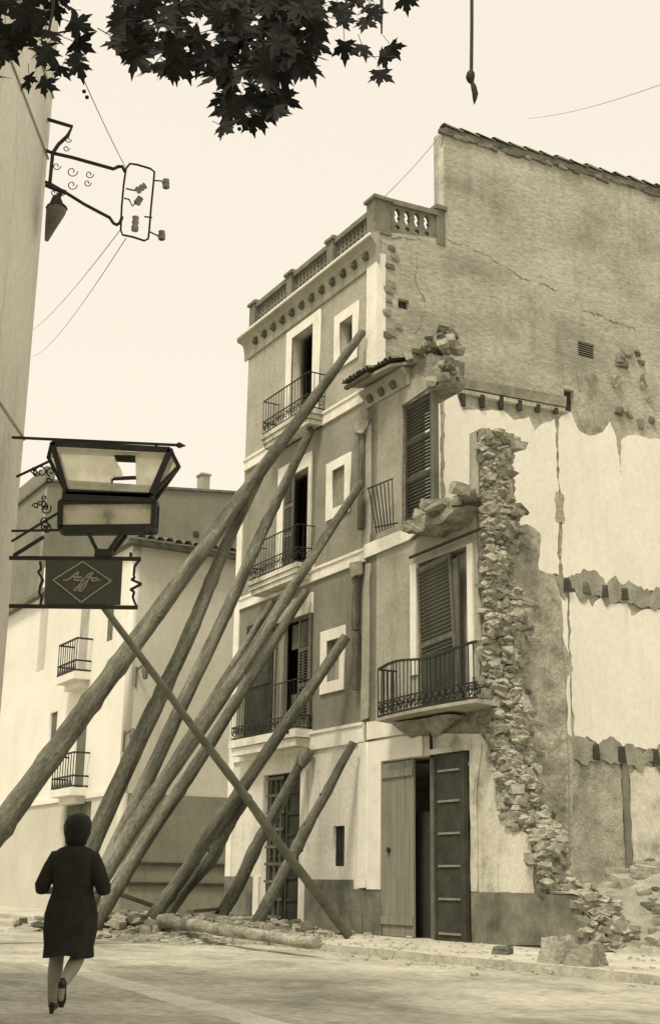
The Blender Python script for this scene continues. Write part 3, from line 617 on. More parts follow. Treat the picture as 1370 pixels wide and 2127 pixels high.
# curved balcony of the first floor
def curve_rail(u): 
    t = (u + 1.05) / 3.6; return .5 + .22 * math.sin(math.pi * min(1, max(0, -t)))
us = [-1.1 - i * .065 for i in range(50)]
pts = [(u, .44 + .13 * math.sin(math.pi * (u + 1.1) / -3.6)) for u in us]
b = MB()
for (u0, n0), (u1, n1) in zip(pts, pts[1:]):
    b.hexa([(u1, 0, 3.9), (u0, 0, 3.9), (u0, n0, 3.93), (u1, n1, 3.93), (u1, 0, 3.99), (u0, 0, 3.99), (u0, n0, 3.99), (u1, n1, 3.99)])
bal = b.build('balcony', 'ruin_plaster', ruin)
b = MB(); pn = MB()
def zr(i): return 4.9 + .05 * math.sin(i * .16)
for i, ((u0, n0), (u1, n1)) in enumerate(zip(pts, pts[1:])):
    b.bar((u0, n0 - .03, zr(i)), (u1, n1 - .03, zr(i + 1)), .02); b.bar((u0, n0 - .03, 4.27), (u1, n1 - .03, 4.27), .014); b.bar((u0, n0 - .03, 4.02), (u1, n1 - .03, 4.02), .016)
    if i % 2 == 0: b.bar((u0, n0 - .03, 4.0), (u0 + R.uniform(-.02, .02), n0 - .03 + R.uniform(-.02, .02), zr(i)), .009)
    if i % 3 == 0:
        q_ = []
        for t in range(14):
            a = t * .65; rr = .09 * (1 - t / 17); q_.append((u0 - .1 + rr * math.cos(a), n0 - .03, 4.14 + rr * 1.2 * math.sin(a)))
        pn.tube(q_, .017, 4, smooth=False)
b.bar((-1.1, 0, 4.9), (-1.1, .4, 4.9), .016); b.bar((-1.1, 0, 4.02), (-1.1, .4, 4.02), .016)
for y in (.1, .2, .3): b.bar((-1.1, y, 4.02), (-1.1, y, 4.9), .009)
b.build('railing', 'iron', bal); pn.build('scroll_band', 'iron', bal)
MB().hexa([(-2.6, 0, 3.6), (-1.7, 0, 3.6), (-1.7, .05, 3.6), (-2.6, .05, 3.6), (-3.3, 0, 3.86), (-1.4, 0, 3.86), (-1.4, .3, 3.86), (-3.3, .3, 3.86)]).build('balcony_corbel', 'rubble_core', ruin); rough(bpy.context.scene.objects[-1] if False else [o for o in bpy.data.objects if o.name.startswith('balcony_corbel')][-1], .04, 4, 3)
for p in ((-3.0, .62, 5.02), (-2.95, .6, 4.5)): pass
# doorway: left leaf swung out, post, right dark slatted leaf
dl = MB(); w0 = 1.15
for i in range(4): dl.box((i * w0 / 4 + .006, 0, 0), ((i + 1) * w0 / 4 - .006, .045, 3.2))
dl.box((0, -.03, .2), (w0, 0, .34)); dl.box((0, -.03, 2.8), (w0, 0, 2.94))
o = MB().box((-.04, -.01, -.0), (.0, .06, 3.08)).build('door_leaf', 'shutter_worn', ruin); o.location = (-.6, .0, .13); o.rotation_euler = (0, 0, math.radians(177))
for i in range(4):
    p = MB().box((i * w0 / 4 + .006, 0, 0), ((i + 1) * w0 / 4 - .006, .045, 3.08)).build('plank', 'door_wood', o)
MB().box((0.0, -.03, .2), (w0, 0, .34)).build('ledge_board', 'door_wood', o); MB().box((0.0, -.03, 2.8), (w0, 0, 2.94)).build('ledge_board', 'door_wood', o)
MB().tube([(.28, -.005, 1.5), (.28, -.04, 1.5)], .05, 10).build('lock_plate', 'iron', o)
MB().box((-2.48, -.02, .13), (-2.24, .03, 3.24)).build('door_post', 'shutter_worn', ruin)
MB().bar((-2.36, .07, 3.2), (-2.3, .07, 4.2), .022).build('iron_strap', 'iron', ruin)
MB().box((-1.96, -.34, .9), (-1.82, -.3, 2.9)).build('inner_jamb', 'trim_white', ruin)
q = MB().box((-3.42, .04, .1), (-2.46, .09, 3.22)).build('door_leaf', 'door_dark', ruin)
for z in (.22, .78, 1.32, 1.86, 2.4, 2.92): MB().box((-3.24, .09, z), (-2.6, .115, z + .035)).build('rail_strip', 'door_wood', q)
for u in (-3.4, -2.54): MB().box((u, .09, .12), (u + .07, .11, 3.2)).build('stile', 'door_dark', q)
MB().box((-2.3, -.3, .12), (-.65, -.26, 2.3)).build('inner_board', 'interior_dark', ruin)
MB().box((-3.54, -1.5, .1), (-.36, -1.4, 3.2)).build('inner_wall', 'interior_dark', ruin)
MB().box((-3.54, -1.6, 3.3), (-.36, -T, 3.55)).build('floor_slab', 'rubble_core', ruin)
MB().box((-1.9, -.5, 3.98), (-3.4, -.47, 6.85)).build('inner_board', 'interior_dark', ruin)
# cross wall stub behind the facade
CW = [(.3, .05), (.3, 8.75), (.55, 8.78)] + rag([(.55, 8.78), (.5, 8.1), (.66, 7.9), (.64, 7.2), (1.0, 7.3), (1.32, 7.16), (1.24, 6.48), (1.56, 6.44), (1.76, 6.02), (1.76, 5.2), (1.95, 4.75), (1.8, 4.6), (1.77, 3.8), (1.88, 3.2), (1.8, 1.4), (1.3, .9), (1.2, .05)], .05, .12, 12, closed=False) + [(1.2, .05)]
obj('cross_wall', plate(CW, [], -3.88, -3.55, 'sz'), 'grey_render', ruin)
# stones of the torn masonry
sr = random.Random(5); z = .98; cnt = 0
z = .16
while z < 8.9:
    hs_ = sr.uniform(.08, .15) * (1 if cnt % 3 else 1.4); n = -.02
    while n < T - .02:
        wd = sr.uniform(.11, .3); u = ub(z) + sr.uniform(-.05, .08) + hollow(n + wd / 2, z)
        if sr.random() > .3: stone(ruin, (u, -n - wd / 2 + .02, z), (sr.uniform(.2, .42), wd * sr.uniform(.8, 1.1), hs_ * sr.uniform(.8, 1.25)), (.45, .45, .1), rnd=sr, rot=(sr.uniform(-.4, .4), sr.uniform(-.3, .3), sr.choice((0, math.pi)) + sr.uniform(-.5, .5)))
        n += wd
    z += hs_; cnt += 1
for i in range(60):                                        # rubble of the bared cross wall
    z = sr.uniform(1.6, 7.0); s = sr.uniform(.5, 1.0 + .25 * noise.noise(Vector((z, 0, 0)))); stone(ruin, (-3.9, -s, z), (.16, sr.uniform(.14, .38), sr.uniform(.07, .17)), (.45, .35, .2), rnd=sr, rot=(sr.uniform(-.15, .15), 0, 0))
for i in range(40):                                        # stones bared on the street face by the lost plaster
    z = sr.uniform(1.9, 4.4); a = ub(z); f = sr.uniform(0, .42); stone(ruin, (a + f * (1 if z > 3.3 else .8), -.02, z), (sr.uniform(.14, .34), .14, sr.uniform(.08, .18)), (.45, .4, .15), rnd=sr, rot=(0, sr.uniform(-.2, .2), sr.uniform(-.1, .1)))
chips = MB(); cme = [stone_mesh(60 + i, .4) for i in range(5)]
def chip(p, s3, rr=sr):
    me = rr.choice(cme); q = Matrix.Rotation(rr.uniform(0, 6), 3, 'X') @ Matrix.Rotation(rr.uniform(0, 6), 3, 'Z')
    chips.add([Vector(p) + Vector([a * b_ for a, b_ in zip(q @ v.co, s3)]) for v in me.vertices], [tuple(f.vertices) for f in me.polygons])
for i in range(3600):
    z = sr.uniform(.12, 8.85); n = sr.uniform(0, T + .02); k = sr.uniform(.03, .13); chip((ub(z) + sr.uniform(-.1, .03) + hollow(n, z), -n, z), (k * 1.2, k * 1.4, k * .8))
for i in range(1600):
    z = sr.uniform(1.2, 7.0); lim = 1.0 + .35 * noise.noise(Vector((z * 1.3, 4, 0))); k = sr.uniform(.035, .12); chip((-3.89, -sr.uniform(.5, lim), z), (k * .6, k * 1.4, k * .8))
for i in range(500):
    z = sr.uniform(1.9, 4.5); k = sr.uniform(.03, .1); chip((ub(z) + sr.uniform(0, .4), -.02, z), (k * 1.4, k * .5, k * .8))
mo_ = MB(); nz_, nn_ = 260, 16; vs = []
for i in range(nz_ + 1):
    for j in range(nn_ + 1):
        z = .08 + 8.8 * i / nz_; n = -.03 + (T + .05) * j / nn_
        vs.append((ub(z) + hollow(n, z) - .035 + .05 * noise.noise(Vector((n * 14, z * 12, 1))), -n, z + .02 * noise.noise(Vector((n * 9, z * 9, 7)))))
mo_.add(vs, [(i*(nn_+1)+j, (i+1)*(nn_+1)+j, (i+1)*(nn_+1)+j+1, i*(nn_+1)+j+1) for i in range(nz_) for j in range(nn_)], True)
mo_.build('mortar_bed', 'rubble_core', ruin)
def cwx(z):                                                # outer edge of the cross wall at height z
    q = [(8.78, .55), (7.9, .6), (7.16, .62), (7.1, 1.2), (6.48, 1.2), (6.02, 1.65), (5.2, 1.7), (4.6, 1.75), (3.2, 1.75), (1.4, 1.7), (.9, 1.25), (.0, 1.15)]
    for (a, b_), (c, d) in zip(q, q[1:]):
        if c <= z <= a: return b_ + (d - b_) * (a - z) / (a - c)
    return .5
mo_ = MB(); vs = []; nz_, nn_ = 240, 34
for i in range(nz_ + 1):
    for j in range(nn_ + 1):
        z = .3 + 6.9 * i / nz_; s_ = .5 + (cwx(z) - .53) * j / nn_; k = max(0, 1 - (s_ - .5) / .75)
        vs.append((-3.885 - .02 - (.1 * k + .02) * (.7 + 1.2 * noise.noise(Vector((s_ * 5, z * 4, 2)))) - .035 * noise.noise(Vector((s_ * 15, z * 13, 5))) * (.3 + k), -s_, z))
mo_.add(vs, [(i*(nn_+1)+j, (i+1)*(nn_+1)+j, (i+1)*(nn_+1)+j+1, i*(nn_+1)+j+1) for i in range(nz_) for j in range(nn_)], True)
mo_.build('torn_render', 'grey_render', ruin)
tag(chips.build('rubble_infill', 'rubble_fine', ruin), kind='stuff')

# ================================================================== WALL PLATES (timbers that receive the props)
def wall_plate(u, z0, z1, lab, cap=True):
    b = MB().box((u - .065, .05, z0), (u + .065, .15, z1)); 
    o = rough(b.build('wall_plate', 'timber'), .02, 5, 3); o.location = J; o.rotation_euler = (0, 0, ROT); tag(o, lab, 'timber plank', 'upright planks on the wall under the prop heads')
    if cap: 
        c = stone(o, (u, .1, z1 + .12), (.26, .22, .3), (1, 0, 0), 'mortar_lump'); 
    return o
wall_plate(.1, 7.95, 10.0, 'upright plank on the wall at the house corner, second storey from the top')
wall_plate(.28, 5.9, 7.0, 'upright plank on the corner just above the head of the middle prop')
wall_plate(.22, 4.7, 5.85, 'short upright plank behind the head of the middle prop, beside the small window', False)

# ================================================================== RAKING TIMBER PROPS
def pole(top, base, r0, r1, lab, bends=(), seed=1, m='timber', ext=.0, knots=4, group='raking timber props'):
    d = (base - top); ln = d.length; dn = d.normalized(); base = base + dn * ext; ln += ext
    s = dn.cross(Vector((0, 0, 1))).normalized(); t = s.cross(dn); rr = random.Random(seed); n = int(ln / .16) + 2; P_, A = [], []
    kn = [rr.uniform(.1, .9) for _ in range(knots)]
    for i in range(n + 1):
        f = i / n; off = s * (.07 * noise.noise(Vector((f * 3.2, seed, 0))) * min(1, ln / 8)) + t * (.07 * noise.noise(Vector((f * 3.2, seed, 9))))
        off *= math.sin(math.pi * min(1, f * 1.0)) ** .5 if 0 < f < 1 else 0
        for bf, bs_, bt in bends: off += (s * bs_ + t * bt) * max(0, 1 - abs(f - bf) / .3)
        r = r0 + (r1 - r0) * f; r *= 1 + .06 * noise.noise(Vector((f * 22, seed, 3))) + sum(.16 * max(0, 1 - abs(f - k) * ln / .14) for k in kn)
        P_.append(top + dn * ln * f + off); A.append(r)
    b = MB(); b.tube(P_, A, 18)
    for i_, v_ in enumerate(b.v[:18 * len(P_)]):
        c_ = P_[i_ // 18]; q_ = Vector(v_) * 2.5; b.v[i_] = tuple(c_ + (Vector(v_) - c_) * (1 + .05 * noise.noise(q_ + Vector((seed, 0, 0))) + .045 * noise.noise(q_ * 3.5)))
    # lay mesh in its own frame so that the grain runs along the trunk
    q = dn.to_track_quat('Z', 'Y'); qi = q.inverted(); b.v = [tuple(qi @ (Vector(v) - base)) for v in b.v]
    o = b.build('timber_prop', m); o.location = base; o.rotation_mode = 'QUATERNION'; o.rotation_quaternion = q
    st = MB()
    for k in range(rr.randint(1, 2)):
        f = rr.uniform(.25, .75); p = top + dn * ln * f; a = rr.uniform(0, 6); dd = s * math.cos(a) + t * math.sin(a); rad = r0 + (r1 - r0) * f
        st.tube([p, p + dd * (rad + .03)], [rad * .4, rad * .26], 7)
    st.v = [tuple(qi @ (Vector(v) - base)) for v in st.v]; st.build('branch_stub', m, o)
    return tag(o, lab, 'timber prop', group)
def on_line(a, b, px, py):          # point of segment ab nearest to the pixel's sight line
    d1 = (b - a).normalized(); d2 = ray(px, py); w0 = a - CP; bb = d1.dot(d2); dd, ee = d1.dot(w0), d2.dot(w0)
    t = (bb * ee - dd) / (1 - bb * bb); return a + d1 * t
GR = .12
p1t, p1b = at_n(752, 690, .16), at_n(-110, 1868, 8.0)
pole(p1t, p1b, .085, .215, 'longest and thickest raking timber, from the top storey down past the left edge', seed=2, ext=.7, knots=8)
p2t = on_line(p1t, p1b, 566, 985); p2t = p2t + (CP - p2t).normalized() * -.16
p2b = at_n(128, 1895, 6.0); pole(p2t, p2b, .1, .17, 'dark raking timber whose head meets the underside of the longest one', seed=3, ext=.1)
p3t, p3b = at_n(645, 893, .2), at_n(172, 1905, 5.2)
pole(p3t, p3b, .1, .15, 'raking timber with its head under the top balcony, just right of the dark one', seed=4, ext=.4)
p4t, p4b = at_n(566, 1247, .2), at_n(164, 1908, 4.4)
pole(p4t, p4b, .075, .12, 'thinner dark raking timber with its head under the middle balcony', seed=5, ext=.4)
p5t, p5b = at_n(750, 1003, .24), at_n(158, 1908, 6.0)
pole(p5t, p5b, .08, .15, 'raking timber propping the house corner beside the middle small window', seed=6, ext=.4)
p6t, p6b = at_n(635, 1228, .2), at_n(206, 1904, 4.4)
pole(p6t, p6b, .09, .15, 'raking timber close under the long corner one, head under the middle balcony', seed=7, ext=.35)
p7t, p7b = at_n(719, 1322, .26), at_n(307, 1922, 3.3)
pole(p7t, p7b, .1, .14, 'raking timber with its head beside the lowest small framed window', seed=8, ext=.25)
p8t = on_line(p7t, p7b, 497, 1655); p8t = p8t - (CP - p8t).normalized() * -.0; p8b = at_n(352, 1896, 2.4)
pole(p8t + N * -.22, p8b, .12, .12, 'short crooked timber branching off a longer prop above the rubble', seed=9, bends=((.45, .0, -.12),), ext=.3)
p9t, p9b = at_n(622, 1590, .3), at_n(464, 1893, 1.6)
pole(p9t, p9b, .1, .14, 'dark timber prop crossing the entrance door of the tall house', seed=10, ext=.3)
MB_ = MB(); MB_.tube([at_n(640, 1560, .12), at_n(632, 1572, .22), p9t], [.14, .16, .12], 10)
tag(MB_.build('head_block', 'timber'), 'short timber block wedged under the lowest balcony on top of the door prop', 'timber block')
p10t, p10b = at_n(733, 1543, .22), at_n(538, 1908, 2.0)
pole(p10t, p10b, .08, .115, 'knotty timber prop right of the entrance door, head at the house corner', seed=11, ext=.3, knots=7)
# thin diagonal brace, in front of the props
sA, sB = at_n(213, 1258, 6.6), at_n(704, 1917, 1.6)
pole(sA, sB, .05, .085, 'thin dark pole slanting the other way in front of all the raking timbers', seed=12, m='shutter_worn', ext=.3, group='brace pole', knots=2)

# lying logs and planks
def lying(name, a, b_, r, lab, m, seed, cat, seg=12):
    b = MB(); rr = random.Random(seed); n = 50; P_ = []; d = b_ - a; 
    for i in range(n + 1): P_.append(a + d * (i / n) + Vector((0, 0, .03 * noise.noise(Vector((i * .16, seed, 0))))) + N * .06 * noise.noise(Vector((i * .13, 0, seed))))
    b.tube(P_, [r * (1.05 - .3 * i / n + .17 * noise.noise(Vector((i * .2, seed, 4)))) for i in range(n + 1)], seg)
    for k in (.22, .48, .7): p_ = a + d * k; b.tube([p_, p_ + Vector((.02, -.03, r + .05))], [r * .5, r * .3], 7)
    return tag(b.build(name, m), lab, cat)
lying('log', at_z(335, 1912, .34), at_z(655, 1960, .22), .105, 'long pale log lying along the pavement edge in front of the props', 'timber_pale', 1, 'log')
lying('log', at_n(360, 1908, 2.6), at_n(530, 1912, 1.7), .09, 'thin pole lying on the rubble behind the long pale log', 'timber_pale', 2, 'log')
def plank(a, b_, w_, t_, lab, m='timber_pale'):
    o = MB().bar(a, b_, w_, t_).build('plank', m); return tag(o, lab, 'plank', 'planks lying on the rubble heap')
plank(at_n(245, 1856, 3.4), at_n(330, 1886, 2.4), .09, .03, 'dark plank leaning down into the rubble left of the prop feet', 'shutter_worn')
plank(at_n(420, 1902, 2.6), at_n(520, 1917, 2.0), .12, .025, 'pale flat plank between the two prop feet, behind the long log')
plank(at_n(490, 1920, 1.9), at_n(555, 1893, 1.5), .05, .03, 'short dark board tilted up against the foot of the knotty prop', 'shutter_worn')
plank(at_n(395, 1893, 2.9), at_n(455, 1888, 1.6), .07, .03, 'dark board lying across the rubble between the crooked prop and the door prop', 'shutter_worn')
plank(at_n(225, 1905, 3.9), at_n(345, 1899, 2.9), .08, .03, 'pale board lying over the plaster lumps behind the woman')
plank(at_n(520, 1925, 1.5), at_n(625, 1928, .8), .06, .03, 'narrow board on the ground below the entrance door', 'timber')
# pile of plaster lumps
pile = tag(empty('rubble_pile', L(4.4, 3.6, .05), ROT), 'pile of pale plaster lumps at the foot of the left props', 'rubble pile')
pr_ = random.Random(3)
for i in range(170):
    u, n = pr_.uniform(-3.6, 2.4), pr_.gauss(-.2, .6); h = mound_h(4.4 + u, 3.6 + n)
    stone(pile, (u, n, h + .03), (pr_.uniform(.08, .4), pr_.uniform(.08, .3), pr_.uniform(.05, .18)), (.6, .2, .2), rnd=pr_)
pile2 = tag(empty('rubble_pile', L(1.0, 1.6, .1), ROT), 'scatter of small stones between the knotty prop and the doorway of the ruin', 'rubble pile')
for i in range(80):
    u, n = pr_.uniform(-2.2, 2.6), pr_.gauss(0, .6); s_ = pr_.uniform(.05, .2)
    stone(pile2, (u, n, mound_h(1 + u, 1.6 + n) * .9 + .03), (s_ * 1.3, s_, s_ * .6), (.5, .3, .2), rnd=pr_)

# rubble heap at the right, inside the ruin
heap = tag(empty('rubble_heap', L(-5.0, -1.6, 0), ROT), 'big heap of broken stones inside the torn corner of the ruined house', 'rubble heap')
def hh(u, n): return max(0.0, 1.35 * math.exp(-((u + .1) / 1.5) ** 2 - ((n + 1.0) / 1.9) ** 2) + .1 * noise.noise(Vector((u * 1.7, n * 1.7, 5))))
b = MB(); vs = []; nu = nn = 34
for i in range(nu + 1):
    for j in range(nn + 1):
        u, n = -2.6 + 4.6 * i / nu, -4.6 + 6.0 * j / nn; vs.append((u, n, hh(u, n) + .05 + .05 * noise.noise(Vector((u * 6, n * 6, 0)))))
b.add(vs, [(i*(nn+1)+j, (i+1)*(nn+1)+j, (i+1)*(nn+1)+j+1, i*(nn+1)+j+1) for i in range(nu) for j in range(nn)], True)
b.build('heap_core', 'stone_mid', heap)
hr = random.Random(8)
for i in range(260):
    u, n = hr.uniform(-2.2, 1.4), hr.uniform(-4.2, 1.0); s_ = hr.uniform(.1, .34); h = hh(u, n)
    if h < .08 and hr.random() < .6: continue
    stone(heap, (u, n, h + .04), (s_ * 1.3, s_, s_ * .65), (.6, .28, .12), rnd=hr)

# loose blocks on the pavement
def block(px, py, sx, sy, sz, lab, m, z=.12, seed=1, rz=.3):
    p = at_z(px, py, z); q_ = MB().hexa([(-.55, -.5, -.45), (.55, -.5, -.45), (.52, .5, -.45), (-.5, .52, -.45), (-.4, -.42, .42), (.36, -.45, .5), (.42, .38, .4), (-.42, .4, .36)])
    me = q_.mesh('stone_block'); me.materials.append(MATS[m]); o = bpy.data.objects.new('stone_block', me); col.objects.link(o); rough(o, .085, 5, 1.9, seed)
    o.location = p + Vector((0, 0, sz * .38)); o.scale = (sx, sy, sz); o.rotation_euler = (0, .08, rz); return tag(o, lab, 'stone block', 'loose blocks on the pavement')
block(1158, 2001, .34, .36, .38, 'pale topped stone block, left one of the big pair on the pavement', 'stone_pale', .12, 21, .5)
block(1217, 2006, .42, .36, .3, 'squarish masonry block, right one of the big pair on the pavement', 'stone_mid', .12, 27, 1.0)
block(1043, 1982, .3, .24, .13, 'small dark stone alone on the pavement below the torn wall', 'stone_dark', .12, 23, 1.2)
grit = random.Random(11); gb = MB(); base_me = [stone_mesh(40 + i, .4) for i in range(4)]
for i in range(800):
    u = grit.uniform(-16, 9); n = abs(grit.gauss(0, 1)) * 1.0 + .1 if grit.random() < .45 else grit.gauss(2.8, .5)
    if n < .1: continue
    s_ = grit.uniform(.01, .045) * (2.6 if grit.random() < .05 else 1); me = grit.choice(base_me); z = (.12 if n < PV else .03)
    a = grit.uniform(0, 6); ca, sa = math.cos(a), math.sin(a)
    gb.add([(u + (v.co.x * ca - v.co.y * sa) * s_ * 1.3, n + (v.co.x * sa + v.co.y * ca) * s_, z + (v.co.z + .25) * s_ * .7) for v in me.vertices], [tuple(p.vertices) for p in me.polygons])
mr2 = random.Random(31)
for i in range(1800):
    u, n = mr2.uniform(-1.6, 7.4), mr2.gauss(2.7, 1.0); n = max(.2, n); h = mound_h(u, n)
    if h < .02 and mr2.random() < .7: continue
    s_ = mr2.uniform(.03, .12); me = mr2.choice(base_me); z = (.12 if n < PV else .03) - .04 + max(h, 0.03); a = mr2.uniform(0, 6); ca, sa = math.cos(a), math.sin(a)
    gb.add([(u + (v.co.x * ca - v.co.y * sa) * s_ * 1.5, n + (v.co.x * sa + v.co.y * ca) * s_, z + (v.co.z + .2) * s_ * .6) for v in me.vertices], [tuple(p.vertices) for p in me.polygons])
go = gb.build('gravel', 'stone_pale'); go.location = J; go.rotation_euler = (0, 0, ROT); tag(go, 'loose grit and plaster crumbs along the kerb and foot of the walls', 'gravel', kind='stuff')

# ================================================================== BACKGROUND HOUSES
c0 = at_y(254, 1500, 38); c0.z = 0
G_ = -N
house = empty('white_house', c0, ROT)
tag(house, 'whitewashed corner house with small balconies and a grey painted ground floor', 'building')
# local: x along D (away, facade A seen left of the corner -> the street side), y along N. facade A lies on y... corner at origin
LA = 14.0
def hw(a0, a1, z0, z1, holes, m): obj('wall', plate(rect(a0, a1, z0, z1), holes, -.3, 0), m, house)
def hpx(px, py):                     # photo pixel -> (x,z) on the left facade plane of this house
    d = ray(px, py); t = ((c0 - CP).dot(N)) / d.dot(N); v = CP + d * t - c0; return v.dot(D), v.z
def hrect(x0, y0, x1, y1):
    xm, ym = (x0 + x1) / 2, (y0 + y1) / 2; a = hpx(x0, ym)[0]; b = hpx(x1, ym)[0]; return (min(a, b), max(a, b), hpx(xm, y1)[1], hpx(xm, y0)[1])
WN = {'a': hrect(168, 1180, 186, 1398), 'b': hrect(222, 1180, 238, 1330), 'c': hrect(102, 1480, 117, 1570), 'd': hrect(155, 1466, 178, 1636), 'e': hrect(128, 1668, 183, 1900), 'f': hrect(84, 1180, 100, 1390)}
WN['e'] = (WN['e'][0], WN['e'][1], .05, WN['e'][3])
holes = lambda ks: [rect(*WN[k]) for k in ks]
ZB = 3.45
hw(0, LA, .02, ZB, holes('e'), 'house_cream'); hw(0, LA, ZB, 10.9, holes('abcdf'), 'house_white')
for k in WN:
    a = WN[k]; q = MB().box((a[0], -.14, a[2]), (a[1], -.07, a[3])).build('window' if k != 'e' else 'door', 'window_dim', house)
    MB().box((a[0], -.07, a[2]), (a[0] + .07, -.04, a[3])).build('frame', 'house_white', q)
for k in 'ad':
    a = WN[k]; s = MB().box((a[0] - .5, 0, a[2] - .28), (a[1] + .5, .55, a[2] - .05)); s.box((a[0] - .25, 0, a[2] - .5), (a[1] + .25, .3, a[2] - .28)); o = s.build('balcony', 'house_white', house)
    r = MB(); x0, x1 = a[0] - .45, a[1] + .45
    for z in (.0, .3, 1.0): r.bar((x0, .5, a[2] + z), (x1, .5, a[2] + z), .025); r.bar((x0, 0, a[2] + z), (x0, .5, a[2] + z), .025); r.bar((x1, 0, a[2] + z), (x1, .5, a[2] + z), .025)
    for i in range(9): r.bar((x0 + (x1-x0)*i/8, .5, a[2]), (x0 + (x1-x0)*i/8, .5, a[2] + 1), .012)
    for i in range(8): r.bar((x0 + (x1-x0)*i/8+.1, .5, a[2]), (x0 + (x1-x0)*(i+1)/8, .5, a[2] + .3), .016)
    r.build('railing', 'iron', o)
MB().box((0, 0, ZB - .05), (LA, .06, ZB + .12)).build('string_course', 'house_white', house)
# right side (parallel to the big gable): y from 0 to -12
MB().box((0, -12, ZB), (.3, 0-.3, 10.75)).build('wall', 'house_cream', house)
MB().box((-.02, -12, .02), (.3, -.3, ZB)).build('wall', 'house_grey', house)
for z in (.9, 1.45): MB().box((-.08, -12, z), (-.02, -.4, z + .09)).build('hoarding_rail', 'door_dark', house)
MB().box((LA - .3, -12, .02), (LA, -.3, 10.75)).build('wall', 'house_cream', house)
MB().box((0, -12.3, .02), (LA, -12, 10.75)).build('wall', 'house_cream', house)
ro = MB().box((-.3, -12.2, 10.75), (LA, .25, 10.9)).build('roof', 'tile_clay', house)
tmb = MB()
vs = [(-.5 + x, math.cos(math.pi * k / 5) * .13, .16 + math.sin(math.pi * k / 5) * .12 + x * .25) for k in range(6) for x in (0, .9)]
tmb.add(vs, [(2*k, 2*k+1, 2*k+3, 2*k+2) for k in range(5)], True); tme = tmb.mesh('tile'); tme.materials.append(MATS['tile_clay'])
for i in range(40):
    o = bpy.data.objects.new('tile', tme); col.objects.link(o); o.parent = ro; o.location = (0, -.1 - i * .3, 10.74 + R.uniform(-.015, .015))
# wall lamps
for (px, py) in ((283, 1392), (258, 1526)):
    d = ray(px, py); t = ((c0 - CP).dot(D)) / d.dot(D); p = CP + d * t; q = p - c0; y = q.dot(N); z = q.z
    lamp = MB().bar((-.02, y, z), (-.7, y, z + .1), .025); lamp.bar((-.02, y, z - .5), (-.02, y, z + .1), .02); lamp.tube([(-.7, y, z + .1), (-.72, y, z - .08), (-.74, y, z - .35)], [.04, .12, .07], 8)
    lo = lamp.build('wall_lamp', 'sheet_metal'); lo.location = c0; lo.rotation_euler = (0, 0, ROT)
    tag(lo, 'small bracket lamp on the plain side of the white house, ' + ('upper one' if py < 1450 else 'lower one near the corner'), 'wall lamp', 'bracket lamps on the white house')
# taller masonry house behind it
c1 = at_y(497, 1100, 54); c1.z = 0
def bpx(px, py):
    d = ray(px, py); t = ((c1 - CP).dot(D)) / d.dot(D); v = CP + d * t - c1; return v.dot(N), v.z
back = empty('masonry_house', c1, ROT); tag(back, 'taller bare masonry house with one chimney behind the white house', 'building')
zr_, (yl, zl_), (yc1, zc1), (yc2, _) = bpx(497, 1025)[1], bpx(100, 1001), bpx(421, 998), bpx(438, 998)
obj('gable_wall', plate([(.05, .05), (.05, zr_), (-yl, zl_), (-yl, .05)], [], 0, .4, 'sz'), 'house_grey', back)
MB().box((.4, -.05, .05), (8, .35, zr_ - .1)).build('wall', 'house_grey', back); MB().box((.4, yl - .4, .05), (8, yl, zr_ - .1)).build('wall', 'house_grey', back)
MB().hexa([(-.08, -.1, zr_), (8, -.1, zr_), (8, yl + .1, zl_), (-.08, yl + .1, zl_), (-.08, -.1, zr_ + .1), (8, -.1, zr_ + .1), (8, yl + .1, zl_ + .1), (-.08, yl + .1, zl_ + .1)]).build('roof', 'tile_clay', back)
q = MB().box((.1, min(yc1, yc2), zr_ - .1), (.6, max(yc1, yc2), zc1 + .35)); q.box((.05, min(yc1, yc2) - .05, zc1 + .3), (.65, max(yc1, yc2) + .05, zc1 + .38)); q.build('chimney', 'stucco_tan', back)
yv, zv = bpx(407, 1110); MB().box((-.03, yv - .12, zv - .12), (.02, yv + .12, zv + .12)).build('vent', 'interior_dark', back)
# row of further roofs seen left of the lantern
far = empty('far_house', (-14.5, 66, 0), ROT); tag(far, 'distant low house front seen between the lantern sign and the left wall', 'building')
MB().box((0, -6, .02), (16, 0, 13.5)).build('wall', 'stucco_tan', far); MB().box((-.3, -6.3, 13.5), (16.3, .3, 13.8)).build('roof', 'tile_clay', far)
for i in range(4): MB().box((1 + i * 3.4, -.02, 9.2), (2.1 + i * 3.4, .04, 11.4)).build('window', 'window_dim', far)

# ================================================================== NEAR HOUSE AT THE LEFT, BRACKETS, LANTERN SIGN
XW = -2.47; YW = 9.9
near = empty('roadside_house', (XW, YW, 0)); tag(near, 'pale rendered wall of the house at the left edge that carries the iron brackets', 'building')
obj('wall', plate(rect(-8.5, 0, 0, 11.5), [], -5, 0), 'near_wall', near)
for z in (6.95, 7.55, 4.4): MB().box((-.02, -8.52, z), (.012, .012, z + .02)).build('string_course', 'cornice_plaster', near)
MB().box((-5.2, -8.7, 11.5), (.2, .2, 11.7)).build('roof', 'tile_clay', near)
# rotate: plate() makes a=x,b=z thickness along y -> want wall x<0, y from -8.5..0
near.children[0].rotation_euler = (0, 0, 0)
# (plate axes: x in -8.5..0, y -5..0) swap to x -5..0, y -8.5..0
m_ = near.children[0].data
for v in m_.vertices: v.co = (v.co.y, v.co.x, v.co.z)
m_.flip_normals()
b = MB().tube([at_y(101, 1262, 9.88), at_y(93, 1330, 9.88), at_y(86, 1420, 9.88), at_y(80, 1600, 9.88), at_y(66, 1836, 9.88)], .035, 8)
